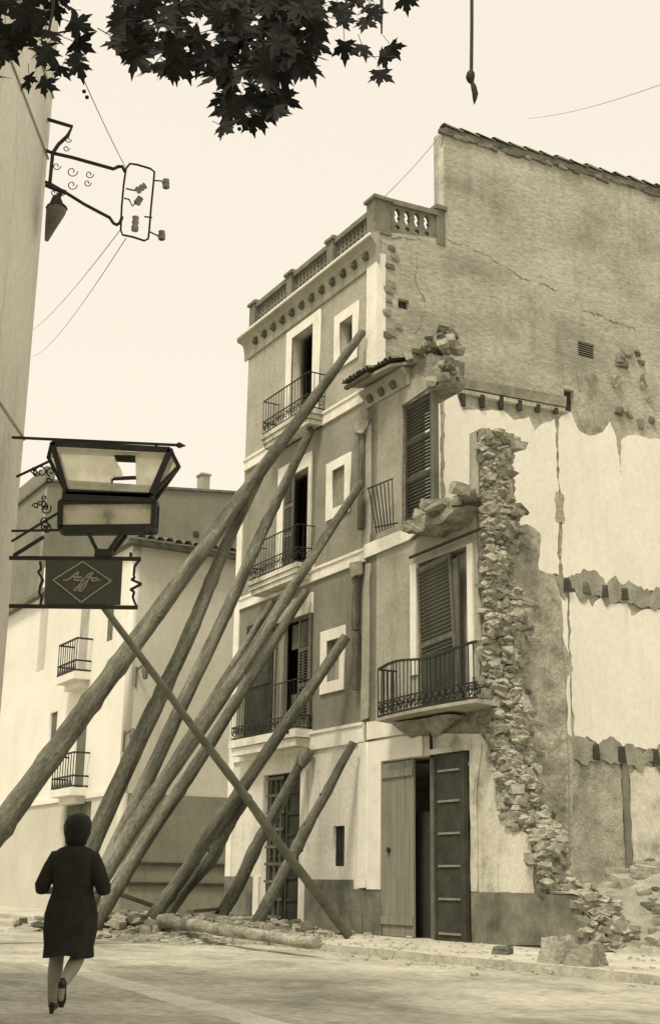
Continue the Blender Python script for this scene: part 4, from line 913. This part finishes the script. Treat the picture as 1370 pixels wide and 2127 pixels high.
# electric bracket
def Y(px, py, yy=9.8): return at_y(px, py, yy)
br = empty('insulator_bracket', Y(110, 380)); tag(br, 'wrought iron arm with an insulator frame, high on the left wall', 'iron bracket')
def wt(parent, name, m, lists, r, seg=6):
    b = MB()
    for pts in lists: b.tube([Vector(p) for p in pts], r, seg, smooth=False)
    o = b.build(name, m); o.parent = parent; o.matrix_parent_inverse = Matrix.Translation(-parent.location); return o
def C(pts, yy=9.8): return [Y(x, y, yy) for x, y in pts]
wt(br, 'upper_arm', 'iron', [C([(95, 312), (110, 318), (150, 327), (200, 341), (236, 351), (246, 346), (254, 346), (260, 357)])], .015)
wt(br, 'lower_arm', 'iron', [C([(95, 378), (105, 382), (135, 399), (175, 424), (205, 440), (228, 452), (236, 464), (243, 467), (250, 462), (254, 450)])], .014)
wt(br, 'frame', 'iron', [C([(262, 350), (270, 340), (285, 342), (312, 350), (321, 357), (318, 390), (314, 430), (310, 480), (308, 496), (300, 500), (275, 492), (255, 488), (251, 478), (253, 430), (257, 385), (262, 350)])], .009)
wt(br, 'stay', 'iron', [C([(100, 248), (150, 263), (141, 282), (122, 300), (110, 318)]), C([(110, 318), (104, 380)])], .016)
scr = []
for (x, y, r0) in ((150, 356, 12), (186, 362, 9), (182, 380, 8), (150, 384, 11), (142, 290, 7), (138, 308, 7), (118, 345, 9), (128, 400, 8), (112, 400, 7)):
    scr.append(C([(x + r0 * (1 - t / 16) * math.cos(t * .6), y + r0 * (1 - t / 16) * math.sin(t * .6)) for t in range(13)]))
for q_ in scr: wt(br, 'scroll', 'iron', [q_], .0045, 4)
b = MB()
for (x, y, ax, ay) in ((293, 391, 9, -6), (281, 465, 1, -14), (345, 382, 0, -8), (336, 489, 0, -8), (288, 417, 4, -6)):
    a_, c_ = Y(x - ax, y - ay), Y(x + ax, y + ay); d_ = c_ - a_; b.tube([a_, a_ + d_ * .3, a_ + d_ * .36, a_ + d_ * .65, a_ + d_ * .7, c_], [.03, .032, .022, .032, .022, .03], 10)
    o = b.build('insulator', 'porcelain'); o.parent = br; o.matrix_parent_inverse = Matrix.Translation(-br.location); b = MB()
for q_ in [C([(320, 375), (336, 376), (344, 392)]), C([(312, 482), (328, 490), (336, 500), (342, 490)]), C([(262, 392), (282, 396)]), C([(258, 412), (268, 414), (275, 428), (288, 417)]), C([(300, 450), (316, 452)])]: wt(br, 'insulator_pin', 'iron', [q_], .007, 5)
# small street lamp hanging under the bracket
lp = empty('street_lamp', Y(118, 420)); tag(lp, 'conical sheet metal street lamp tucked against the left wall under the bracket', 'street lamp')
def cone(zs, yy=9.75):
    b = MB(); P_, A = [], []
    for x, y, hwid in zs: P_.append(at_y(x, y, yy)); A.append(hwid / 2700 * 10.9)
    b.tube(P_, A, 10, smooth=False); return b
o = cone([(118, 432, 21), (116, 440, 20), (106, 470, 12), (97, 500, 4)]).build('lamp_glass', 'sheet_metal'); o.parent = lp; o.matrix_parent_inverse = Matrix.Translation(-lp.location)
o = cone([(118, 410, 9), (118, 425, 15), (118, 433, 23)]).build('lamp_cap', 'iron'); o.parent = lp; o.matrix_parent_inverse = Matrix.Translation(-lp.location)
wt(lp, 'lamp_arm', 'iron', [C([(96, 384), (115, 392), (137, 400)], 9.75), C([(128, 398), (120, 412)], 9.75)], .02)

# lantern sign
YL = 9.4
lan = empty('lantern_sign', Y(210, 1150, YL)); tag(lan, 'wide glazed iron lantern with broken panes above the small sign board', 'lantern')
def add(o): o.parent = lan; o.matrix_parent_inverse = Matrix.Translation(-lan.location); return o
DY = Vector((0, .17, 0))
def lp3(px, py, k=0): return at_y(px, py, YL) + DY * k
UT = [(109, 921), (354, 935), (313, 1030), (138, 1022)]
LT = [(126, 1042), (321, 1040), (318, 1094), (125, 1096)]
RT = (369, 962); LTp = (97, 944)
b = MB(); r = .024
def loopbar(b, P_, r): 
    for p, q in zip(P_, P_[1:] + P_[:1]): b.bar(p, q, r, r, upv=(0, 1, 0))
f0 = [lp3(*p) for p in UT]; f1 = [lp3(*p, k=1) for p in UT]
loopbar(b, f0, .02); loopbar(b, f1, .018); 
for p, q in zip(f0, f1): b.bar(p, q, .016, .016)
mr_, ml_ = lp3(*RT, k=.5), lp3(*LTp, k=.5)
for p in (f0[1], f1[1], f0[2], f1[2]): b.bar(p, mr_, .014, .014, upv=(0, 1, 0))
for p in (f0[0], f1[0], f0[3], f1[3]): b.bar(p, ml_, .014, .014, upv=(0, 1, 0))
add(b.build('upper_frame', 'iron'))
g0 = [lp3(*p, k=.05) for p in LT]; g1 = [lp3(*p, k=.95) for p in LT]
b = MB(); loopbar(b, g0, .02); loopbar(b, g1, .018)
for p, q in zip(g0, g1): b.bar(p, q, .016, .016)
b.bar(lp3(130, 1031), lp3(320, 1036), .035, .02, upv=(0, 1, 0)); b.bar(lp3(132, 1104), lp3(300, 1100), .026, .02, upv=(0, 1, 0))
b.bar(g0[2], lp3(300, 1102), .02, upv=(0, 1, 0)); add(b.build('lower_frame', 'iron'))
def opx(poly, holes=(), k=0.0, t=.004):
    P3 = [lp3(*p, k=k) for p in poly]; y0 = P3[0].y; return plate([(p.x, p.z) for p in P3], [[(lp3(*q, k=k).x, lp3(*q, k=k).z) for q in h] for h in holes], y0 - t, y0 + t)
H1 = [(236, 944), (281, 945), (283, 1006), (262, 1007), (231, 1003), (232, 992), (256, 990), (252, 975), (243, 960)]
add(obj('pane', opx([(112, 924), (350, 938), (311, 1026), (140, 1019)], [H1], .04), 'dusty_glass'))
add(obj('pane', opx([(128, 1045), (319, 1044), (316, 1091), (128, 1092)], [], .09), 'dusty_glass'))
for t3 in ((f0[1], mr_, f0[2]), (f1[1], mr_, f1[2]), (f0[0], ml_, f0[3]), (f1[0], ml_, f1[3])): add(MB().add(t3, [(0, 1, 2)]).build('side_pane', 'dusty_glass'))
b = MB(); b.bar(lp3(233, 990, .3), lp3(281, 988, .3), .012, upv=(0, 1, 0)); b.bar(lp3(231, 990, .3), lp3(228, 1030, .3), .008); b.bar(lp3(228, 1035, .3), lp3(222, 1092, .3), .014)
b.tube([lp3(213, 1064, .3), lp3(236, 1066, .3)], .03, 8); add(b.build('lamp_holder', 'iron')); add(MB().bar(lp3(235, 940, .6), lp3(280, 942, .6), .035, .02, upv=(0, 1, 0)).build('top_plate', 'iron'))
b = MB(); b.bar(lp3(182, 1103), lp3(204, 1148), .014, upv=(0, 1, 0)); b.bar(lp3(256, 1103), lp3(224, 1148), .014, upv=(0, 1, 0)); b.bar(lp3(256, 1103, .8), lp3(228, 1148, .4), .014, upv=(0, 1, 0)); b.bar(lp3(198, 1149), lp3(234, 1150), .028, .03, upv=(0, 1, 0)); add(b.build('neck', 'iron'))
b = MB(); a_, c_ = lp3(20, 901, .5), lp3(364, 917, .5); b.bar(a_, c_, .009, .009, upv=(0, 1, 0)); d_ = (c_ - a_).normalized()
tip = lp3(384, 918.5, .5); b.tube([c_ - d_ * .01, c_ + d_ * .02, tip], [.006, .026, .002], 6, smooth=False); add(b.build('arrow_rod', 'iron'))
ls_ = []
for cx_ in (172, 323):
    for dx, dy in ((-14, 2), (0, -1), (14, 3)):
        ls_.append([lp3(cx_ + dx + 5 * (1 - t / 12) * math.cos(t * .7), cx_ * .045 + 906 + dy + 4 * (1 - t / 12) * math.sin(t * .7), .5) for t in range(9)])
for l_ in ls_: add(MB().tube(l_, .0065, 4, smooth=False).build('scroll', 'iron'))
b = MB(); rs = random.Random(4)
for i in range(15):
    x, y, r0 = rs.uniform(60, 108), rs.uniform(960, 1120), rs.uniform(5, 13)
    if x > 92 and y > 1020: x -= 12
    add(MB().tube([lp3(x + r0 * (1 - t / 16) * math.cos(t * .6 + i), y + r0 * (1 - t / 16) * math.sin(t * .6 + i), .4) for t in range(13)], .0055, 4, smooth=False).build('scroll', 'iron'))
add(MB().bar(lp3(30, 985, .4), lp3(104, 950, .4), .008, upv=(0, 1, 0)).build('bracket_bar', 'iron'));add(MB().bar(lp3(20, 1098, .4), lp3(126, 1096, .4), .008, upv=(0, 1, 0)).build('bracket_bar', 'iron'));add(MB().bar(lp3(20, 1120, .4), lp3(118, 1060, .4), .008, upv=(0, 1, 0)).build('bracket_bar', 'iron'));add(MB().bar(lp3(24, 1150, .4), lp3(88, 1110, .4), .012, .012, upv=(0, 1, 0)).build('bracket_bar', 'iron'))
# sign board under the lantern
sg = empty('shop_sign', Y(175, 1210, YL)); tag(sg, 'small dark board with a cursive word in a rhombus, hung below the lantern', 'sign')
def adds(o): o.parent = sg; o.matrix_parent_inverse = Matrix.Translation(-sg.location); return o
yb = lp3(170, 1210).y
adds(obj('board', opx([(96, 1163), (255, 1162), (250, 1256), (93, 1256)], [], .0, .012), 'sign_panel'))
b = MB()
for A_, B_ in (((20, 1159), (293, 1161)), ((20, 1259), (286, 1262))): b.bar(lp3(*A_), lp3(*B_), .013, .015, upv=(0, 1, 0))
b.bar(lp3(272, 1160), lp3(272, 1148), .01); adds(b.build('frame', 'iron'))
zz = [(290, 1163), (280, 1176), (278, 1195), (280, 1200), (273, 1204), (294, 1213), (271, 1225), (279, 1229), (276, 1240), (280, 1252), (285, 1260)]
zl = [(20, 1165), (84, 1166), (86, 1182), (80, 1188), (90, 1205), (84, 1218), (82, 1232), (88, 1240), (84, 1258)]
for q_ in (zz, [(x, y) for x, y in zl[1:]]):
    b = MB()
    for p, q in zip(q_, q_[1:]): b.bar(lp3(*p), lp3(*q), .008, .012, upv=(0, 1, 0))
    adds(b.build('zigzag_end', 'iron'))
b = MB(); rh = [(173, 1168), (232, 1208), (170, 1252), (112, 1206)]
for p, q in zip(rh, rh[1:] + rh[:1]): b.bar(lp3(*p) - Vector((0, .022, 0)), lp3(*q) - Vector((0, .022, 0)), .0048, .002, upv=(0, 1, 0))
adds(b.build('rhombus', 'sign_line'))
# cursive word: A g f a
word = [[(133, 1207), (142, 1206), (150, 1200), (158, 1193), (165, 1189), (161, 1198), (155, 1206), (163, 1207)], [(150, 1199), (162, 1200), (174, 1200), (170, 1207), (163, 1207), (164, 1201), (174, 1200), (170, 1214), (163, 1226), (156, 1229), (155, 1226), (164, 1219), (176, 1205)],
        [(176, 1205), (184, 1195), (191, 1191), (196, 1192), (190, 1196), (184, 1206), (178, 1220), (170, 1229), (165, 1229), (170, 1221), (180, 1208)], [(179, 1200), (194, 1201)], [(206, 1202), (197, 1202), (190, 1206), (196, 1209), (203, 1206), (207, 1201), (203, 1208), (209, 1206)]]
b = MB()
for st_ in word:
    for p, q in zip(st_, st_[1:]): b.bar(lp3(*p) - Vector((0, .022, 0)), lp3(*q) - Vector((0, .022, 0)), .0045, .002, upv=(0, 1, 0))
adds(b.build('lettering', 'sign_line'))

# wires
def wire(a, b_, sag, lab, r=.006):
    P_ = [a.lerp(b_, i / 20) - Vector((0, 0, sag * 4 * (i / 20) * (1 - i / 20))) for i in range(21)]
    tag(MB().tube(P_, r, 5).build('overhead_wire', 'cornice_plaster'), lab, 'wire')
wire(Y(250, 478), at_y(40, 700, 30), .2, 'thin wire running down left from the bracket frame, upper of two', .004)
wire(Y(262, 495), at_y(70, 740, 30), .2, 'thin wire running down left from the bracket frame, lower of two', .004)
wire(Y(262, 350), at_y(150, 110, 7), .02, 'thin wire running up from the bracket towards the leaves', .0035)
wire(at_y(1400, 165, 14), at_y(1095, 246, 26), .1, 'faint wire crossing the sky at the upper right', .005)
wire(L(UG + .1, -1.74, 17.5), L(1.0, -.1, 15.3), .15, 'slack wire between the gable peak and the balustrade', .009)
# hanging cord with a knob
yc = 6.5
cd = empty('hanging_cord', at_y(978, 60, yc)); tag(cd, 'dark cord with a knot and a pointed end hanging against the sky', 'hanging cord')
def addc(o): o.parent = cd; o.matrix_parent_inverse = Matrix.Translation(-cd.location); return o
kk = 6.9 / 2700
addc(MB().tube([at_y(979, -420, yc), at_y(979, 60, yc), at_y(978, 150, yc)], 4 * kk, 8).build('cord', 'iron'))
addc(MB().tube([at_y(978, 146, yc), at_y(977, 152, yc), at_y(976, 160, yc), at_y(977, 168, yc), at_y(979, 173, yc)], [4 * kk, 9 * kk, 10.5 * kk, 8 * kk, 4 * kk], 10).build('knot', 'iron'))
addc(MB().tube([at_y(979, 168, yc), at_y(983, 180, yc), at_y(986, 195, yc), at_y(985, 207, yc), at_y(984, 217, yc)], [3.5 * kk, 6.5 * kk, 7 * kk, 4.5 * kk, .7 * kk], 8).build('tip', 'iron'))
top = at_y(979, -420, yc)
wire(Vector((-5, yc, top.z + .4)), Vector((9, yc, top.z + .4)), .4, 'span wire overhead that the dark cord hangs from', .008)

# ================================================================== PLANE TREE
tr = empty('plane_tree', (4.2, -2.0, 0)); tag(tr, 'plane tree whose dark lobed leaves hang into the top of the view', 'tree')
def addt(o): o.parent = tr; o.matrix_parent_inverse = Matrix.Translation(-tr.location); return o
addt(MB().tube([(4.2, -2, 0), (4.2, -2, .5), (4.15, -1.9, 3), (4.0, -1.6, 5.2), (3.6, -1, 6.6)], [.42, .33, .28, .24, .2], 14).build('trunk', 'near_wall'))
addt(MB().tube([(3.7, -1.1, 6.5), (2.6, 1.2, 7.3), (1.2, 3.6, 7.5), (-.3, 6.0, 7.2), (-1.6, 7.2, 7.0), (-2.6, 7.8, 6.7)], [.19, .15, .12, .09, .07, .04], 10).build('limb', 'twig_brown'))
addt(MB().tube([(1.2, 3.6, 7.5), (1.0, 5.5, 7.1), (.6, 6.8, 6.5)], [.08, .05, .02], 8).build('limb', 'twig_brown'))
def leaf_mesh(seed):
    rr = random.Random(seed); lobes = [(0, 1.0), (52, .88), (-52, .88), (108, .6), (-108, .6)]; pts = []
    prof = []
    for k in range(len(lobes)): pass
    order = sorted(lobes, key=lambda t: t[0])
    out = [(-.03, -.02)]
    o_ = []
    for i, (an, ln) in enumerate(order):
        a = math.radians(90 - an); ln *= rr.uniform(.88, 1.12)
        c = Vector((math.cos(a), math.sin(a))); s = Vector((-c.y, c.x))
        w_ = .2 * ln
        o_.append([c * ln * .5 + s * w_, c * ln * .62 + s * w_ * 1.15, c * ln * .66 + s * w_ * .55, c * ln, c * ln * .66 - s * w_ * .55, c * ln * .62 - s * w_ * 1.15, c * ln * .5 - s * w_])
    ring = []
    for i, lo in enumerate(o_):
        ring += lo
        if i < len(o_) - 1:
            m = (lo[-1] + o_[i + 1][0]) * .5 * .72; ring.append(m)
    ring.append(Vector((.0, -.12)))
    fold = rr.uniform(.05, .3); curl = rr.uniform(-.3, .3)
    vs = [(0, .15, 0)] + [(p.x, p.y, -fold * abs(p.x) + curl * p.y * p.y * .4 + .03 * rr.uniform(-1, 1)) for p in ring]; n = len(ring)
    b = MB(); b.add(vs, [(0, 1 + i, 1 + (i + 1) % n) for i in range(n)])
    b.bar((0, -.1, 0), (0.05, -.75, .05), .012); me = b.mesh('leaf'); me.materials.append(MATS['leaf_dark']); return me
LM = [leaf_mesh(i) for i in range(7)]
lr = random.Random(21); nl = 0
def leaf(px, py, size=.1, yy=None):
    global nl
    yy = yy or lr.uniform(6.6, 7.6); p = at_y(px, py, yy)
    o = bpy.data.objects.new('leaf', lr.choice(LM)); col.objects.link(o); o.parent = tr; o.location = p - tr.location
    o.rotation_euler = (math.radians(90) + lr.gauss(0, .42), lr.gauss(0, .45), lr.gauss(0, .5)); o.scale = (size,) * 3
    rz = lr.gauss(math.pi, .75); o.rotation_euler = (Matrix.Rotation(lr.gauss(0, .4), 3, 'Z') @ Matrix.Rotation(math.radians(90) + lr.gauss(0, .4), 3, 'X') @ Matrix.Rotation(rz, 3, 'Z')).to_euler()
    nl += 1
def cluster(poly, n, size, keep=1.0):
    xs = [p[0] for p in poly]; ys = [p[1] for p in poly]; k = 0; tries = 0
    while k < n and tries < n * 40:
        tries += 1; x, y = lr.uniform(min(xs), max(xs)), lr.uniform(min(ys), max(ys)); c = False; j = len(poly) - 1
        for i in range(len(poly)):
            if (poly[i][1] > y) != (poly[j][1] > y) and x < (poly[j][0] - poly[i][0]) * (y - poly[i][1]) / (poly[j][1] - poly[i][1]) + poly[i][0]: c = not c
            j = i
        if c: leaf(x, y, size * lr.uniform(.8, 1.25)); k += 1
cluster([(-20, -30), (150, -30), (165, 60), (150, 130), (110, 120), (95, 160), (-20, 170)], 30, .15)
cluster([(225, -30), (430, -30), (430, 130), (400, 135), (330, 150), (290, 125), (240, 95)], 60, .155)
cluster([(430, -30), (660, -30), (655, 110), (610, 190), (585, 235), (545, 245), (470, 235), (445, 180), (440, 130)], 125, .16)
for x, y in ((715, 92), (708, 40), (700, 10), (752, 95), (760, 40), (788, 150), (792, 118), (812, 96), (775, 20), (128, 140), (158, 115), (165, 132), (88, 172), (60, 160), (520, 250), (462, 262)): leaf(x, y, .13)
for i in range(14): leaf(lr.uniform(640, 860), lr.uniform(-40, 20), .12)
b = MB()
for (x0, y0, x1, y1) in ((300, -60, 330, 80), (520, -60, 500, 150), (540, -60, 600, 110), (110, -60, 100, 80), (780, -60, 792, 70), (720, -60, 712, 40)):
    b.tube([at_y(x0, y0 - 120, 7.1), at_y((x0 + x1) / 2 + 6, (y0 + y1) / 2, 7.1), at_y(x1, y1, 7.1)], [.02, .012, .006], 6)
addt(b.build('twig', 'twig_brown'))
for x, y in ((175, 190), (181, 202), (497, 268)):
    addt(MB().tube([at_y(x, y - 3.5, 7), at_y(x, y - 2, 7), at_y(x, y + 2, 7), at_y(x, y + 3.5, 7)], [.004, .012, .012, .004], 8).build('seed_ball', 'leaf_dark'))

# ================================================================== WOMAN
ph = empty('person', at_z(129, 2106, .04)); O = ph.location.copy(); O.z = .04; ph.location = O; ph.scale = (.93, .9, .9)
tag(ph, 'woman in a dark dress seen from behind, walking away at the lower left', 'person')
S = 1.0
def pt(x, y, z): return (x * S, y * S, z * S)
verts = {'pelvis': (.02, 0, .86, .145, .105), 'waist': (.02, 0, 1.0, .125, .09), 'chest': (.02, .01, 1.18, .155, .1), 'shld': (.02, 0, 1.26, .1, .07), 'neck': (.02, .015, 1.37, .044, .044), 'headb': (.025, .02, 1.42, .062, .066), 'head': (.025, .03, 1.5, .078, .092), 'crown': (.025, .03, 1.57, .06, .07),
 'hipL': (-.075, 0, .8, .095, .1), 'kneeL': (-.08, .04, .45, .064, .064), 'calfL': (-.08, .01, .32, .064, .066), 'ankL': (-.085, .0, .09, .036, .04), 'toeL': (-.09, .13, .03, .035, .022),
 'hipR': (.115, 0, .8, .095, .1), 'kneeR': (.1, -.01, .44, .064, .064), 'calfR': (.075, -.13, .36, .062, .064), 'ankR': (.045, -.32, .24, .03, .034), 'toeR': (.045, -.33, .12, .032, .022),
 'shL': (-.14, 0, 1.24, .05, .05), 'elL': (-.235, .0, .99, .045, .046), 'wrL': (-.16, .24, .98, .027, .024), 'paL': (-.13, .31, .99, .036, .018),
 'shR': (.18, 0, 1.24, .05, .05), 'elR': (.275, -.02, .985, .045, .046), 'wrR': (.21, .22, .97, .027, .024), 'paR': (.18, .29, .98, .036, .018)}
edges = [('pelvis','waist'),('waist','chest'),('chest','shld'),('shld','neck'),('neck','headb'),('headb','head'),('head','crown'),('pelvis','hipL'),('hipL','kneeL'),('kneeL','calfL'),('calfL','ankL'),('ankL','toeL'),
 ('pelvis','hipR'),('hipR','kneeR'),('kneeR','calfR'),('calfR','ankR'),('ankR','toeR'),('shld','shL'),('shL','elL'),('elL','wrL'),('wrL','paL'),('shld','shR'),('shR','elR'),('elR','wrR'),('wrR','paR')]
for sd_, sg_, p0 in (('L', 1, (-.13, .31, .99)), ('R', -1, (.18, .29, .98))):
    for i in range(4):
        a_, c_, ln = f'f{sd_}{i}a', f'f{sd_}{i}b', (.038, .045, .042, .032)[i]
        q_ = (p0[0] + sg_ * (-.022 + i * .015), p0[1] + .045, p0[2] + .0); verts[a_] = q_ + (.0095, .0095); verts[c_] = (q_[0] + sg_ * .006, q_[1] + ln * .7, q_[2] - ln * .6, .008, .008)
        edges += [(f'pa{sd_}', a_), (a_, c_)]
    verts[f't{sd_}'] = (p0[0] + sg_ * .045, p0[1] + .015, p0[2] - .01, .0095, .0095); edges.append((f'pa{sd_}', f't{sd_}'))
names = list(verts); me = bpy.data.meshes.new('body'); me.from_pydata([verts[k][:3] for k in names], [(names.index(a), names.index(b_)) for a, b_ in edges], [])
bo = bpy.data.objects.new('body', me); col.objects.link(bo)
bo.modifiers.new('s', 'SKIN'); sv = me.skin_vertices[0].data
for i, k in enumerate(names): sv[i].radius = verts[k][3:5]; sv[i].use_root = (k == 'pelvis')
bo.modifiers.new('u', 'SUBSURF').levels = 2; bo.modifiers['u'].render_levels = 2
dg = bpy.context.evaluated_depsgraph_get(); m2 = bpy.data.meshes.new_from_object(bo.evaluated_get(dg)); bo.modifiers.clear(); bo.data = m2
m2.materials.clear(); m2.materials.append(MATS['skin']); bo.parent = ph
for p in m2.polygons: p.use_smooth = True
# dress: lofted rings
def loft(rings, name, m, parent, seg=36, cap=False, fold=0.0):
    b = MB(); vs = []
    for j, (cx_, cy_, z, rx, ry) in enumerate(rings):
        for k in range(seg):
            a = 2 * math.pi * k / seg; f = 1 + fold * (j / len(rings)) ** 2 * math.sin(a * 7 + j * .15) if fold else 1
            vs.append((cx_ + rx * math.cos(a) * f, cy_ + ry * math.sin(a) * f, z + (.012 * math.sin(a * 3) if j == len(rings) - 1 and fold else 0)))
    fs = [(j*seg+k, j*seg+(k+1) % seg, (j+1)*seg+(k+1) % seg, (j+1)*seg+k) for j in range(len(rings) - 1) for k in range(seg)]
    if cap: fs.append(tuple(range(seg))[::-1]); fs.append(tuple(range((len(rings)-1)*seg, len(rings)*seg)))
    b.add(vs, fs, True); return b.build(name, m, parent)
loft([(.02, .01, 1.38, .058, .056), (.02, .0, 1.355, .08, .07), (.02, 0, 1.335, .13, .09), (.02, 0, 1.3, .175, .1), (.02, 0, 1.25, .195, .118), (.02, 0, 1.2, .19, .125), (.02, 0, 1.12, .182, .14), (.02, 0, 1.02, .168, .135), (.02, 0, .98, .166, .13), (.02, 0, .9, .19, .15), (.02, 0, .8, .212, .17), (.02, 0, .66, .212, .175), (.02, -.01, .54, .192, .18), (.025, -.02, .455, .195, .19)], 'dress', 'cloth_dark', ph, fold=.09)
for sgn, s0, e0, w0 in ((-1, (-.12, 0, 1.265), (-.235, 0, 1.02), (-.235, .03, .99)), (1, (.16, 0, 1.265), (.275, -.015, 1.015), (.275, .01, .985))):
    b = MB(); b.tube([tuple(np.array(s0) + np.array((-sgn * .06, 0, .035))), s0, tuple(np.array(s0) * .6 + np.array(e0) * .4), e0, w0], [.03, .07, .074, .064, .058], 16); b.build('sleeve', 'cloth_dark', ph)
loft([(.025, -.01, 1.36, .05, .05), (.025, -.01, 1.37, .085, .075), (.025, -.005, 1.42, .094, .09), (.025, .0, 1.46, .108, .104), (.025, .01, 1.52, .115, .12), (.025, .02, 1.57, .106, .113), (.025, .025, 1.61, .08, .088), (.025, .03, 1.632, .035, .04)], 'hair', 'hair_dark', ph, cap=True)
hb = bpy.data.objects['hair']
for v in hb.data.vertices:
    a_ = math.atan2(v.co.y, v.co.x - .025); k_ = 1 + .05 * math.sin(a_ * 9 + v.co.z * 60) + .06 * noise.noise(v.co * 22); v.co.x = .025 + (v.co.x - .025) * k_; v.co.y *= k_
def shoe(c, rot):
    b = MB(); b.tube([(0, -.09, .03), (0, -.06, .04), (0, 0, .035), (0, .07, .028), (0, .13, .022)], [.022, .035, .034, .038, .018], 12); b.tube([(0, -.07, .03), (0, -.075, -.03)], [.026, .016], 8); o = b.build('shoe', 'shoe', ph); o.location = c; o.rotation_euler = rot; return o
shoe((-.086, .06, .03), (0, 0, .05)); shoe((.045, -.345, .2), (math.radians(-78), 0, 0))
print('leaves', nl, 'objects', len(bpy.data.objects))
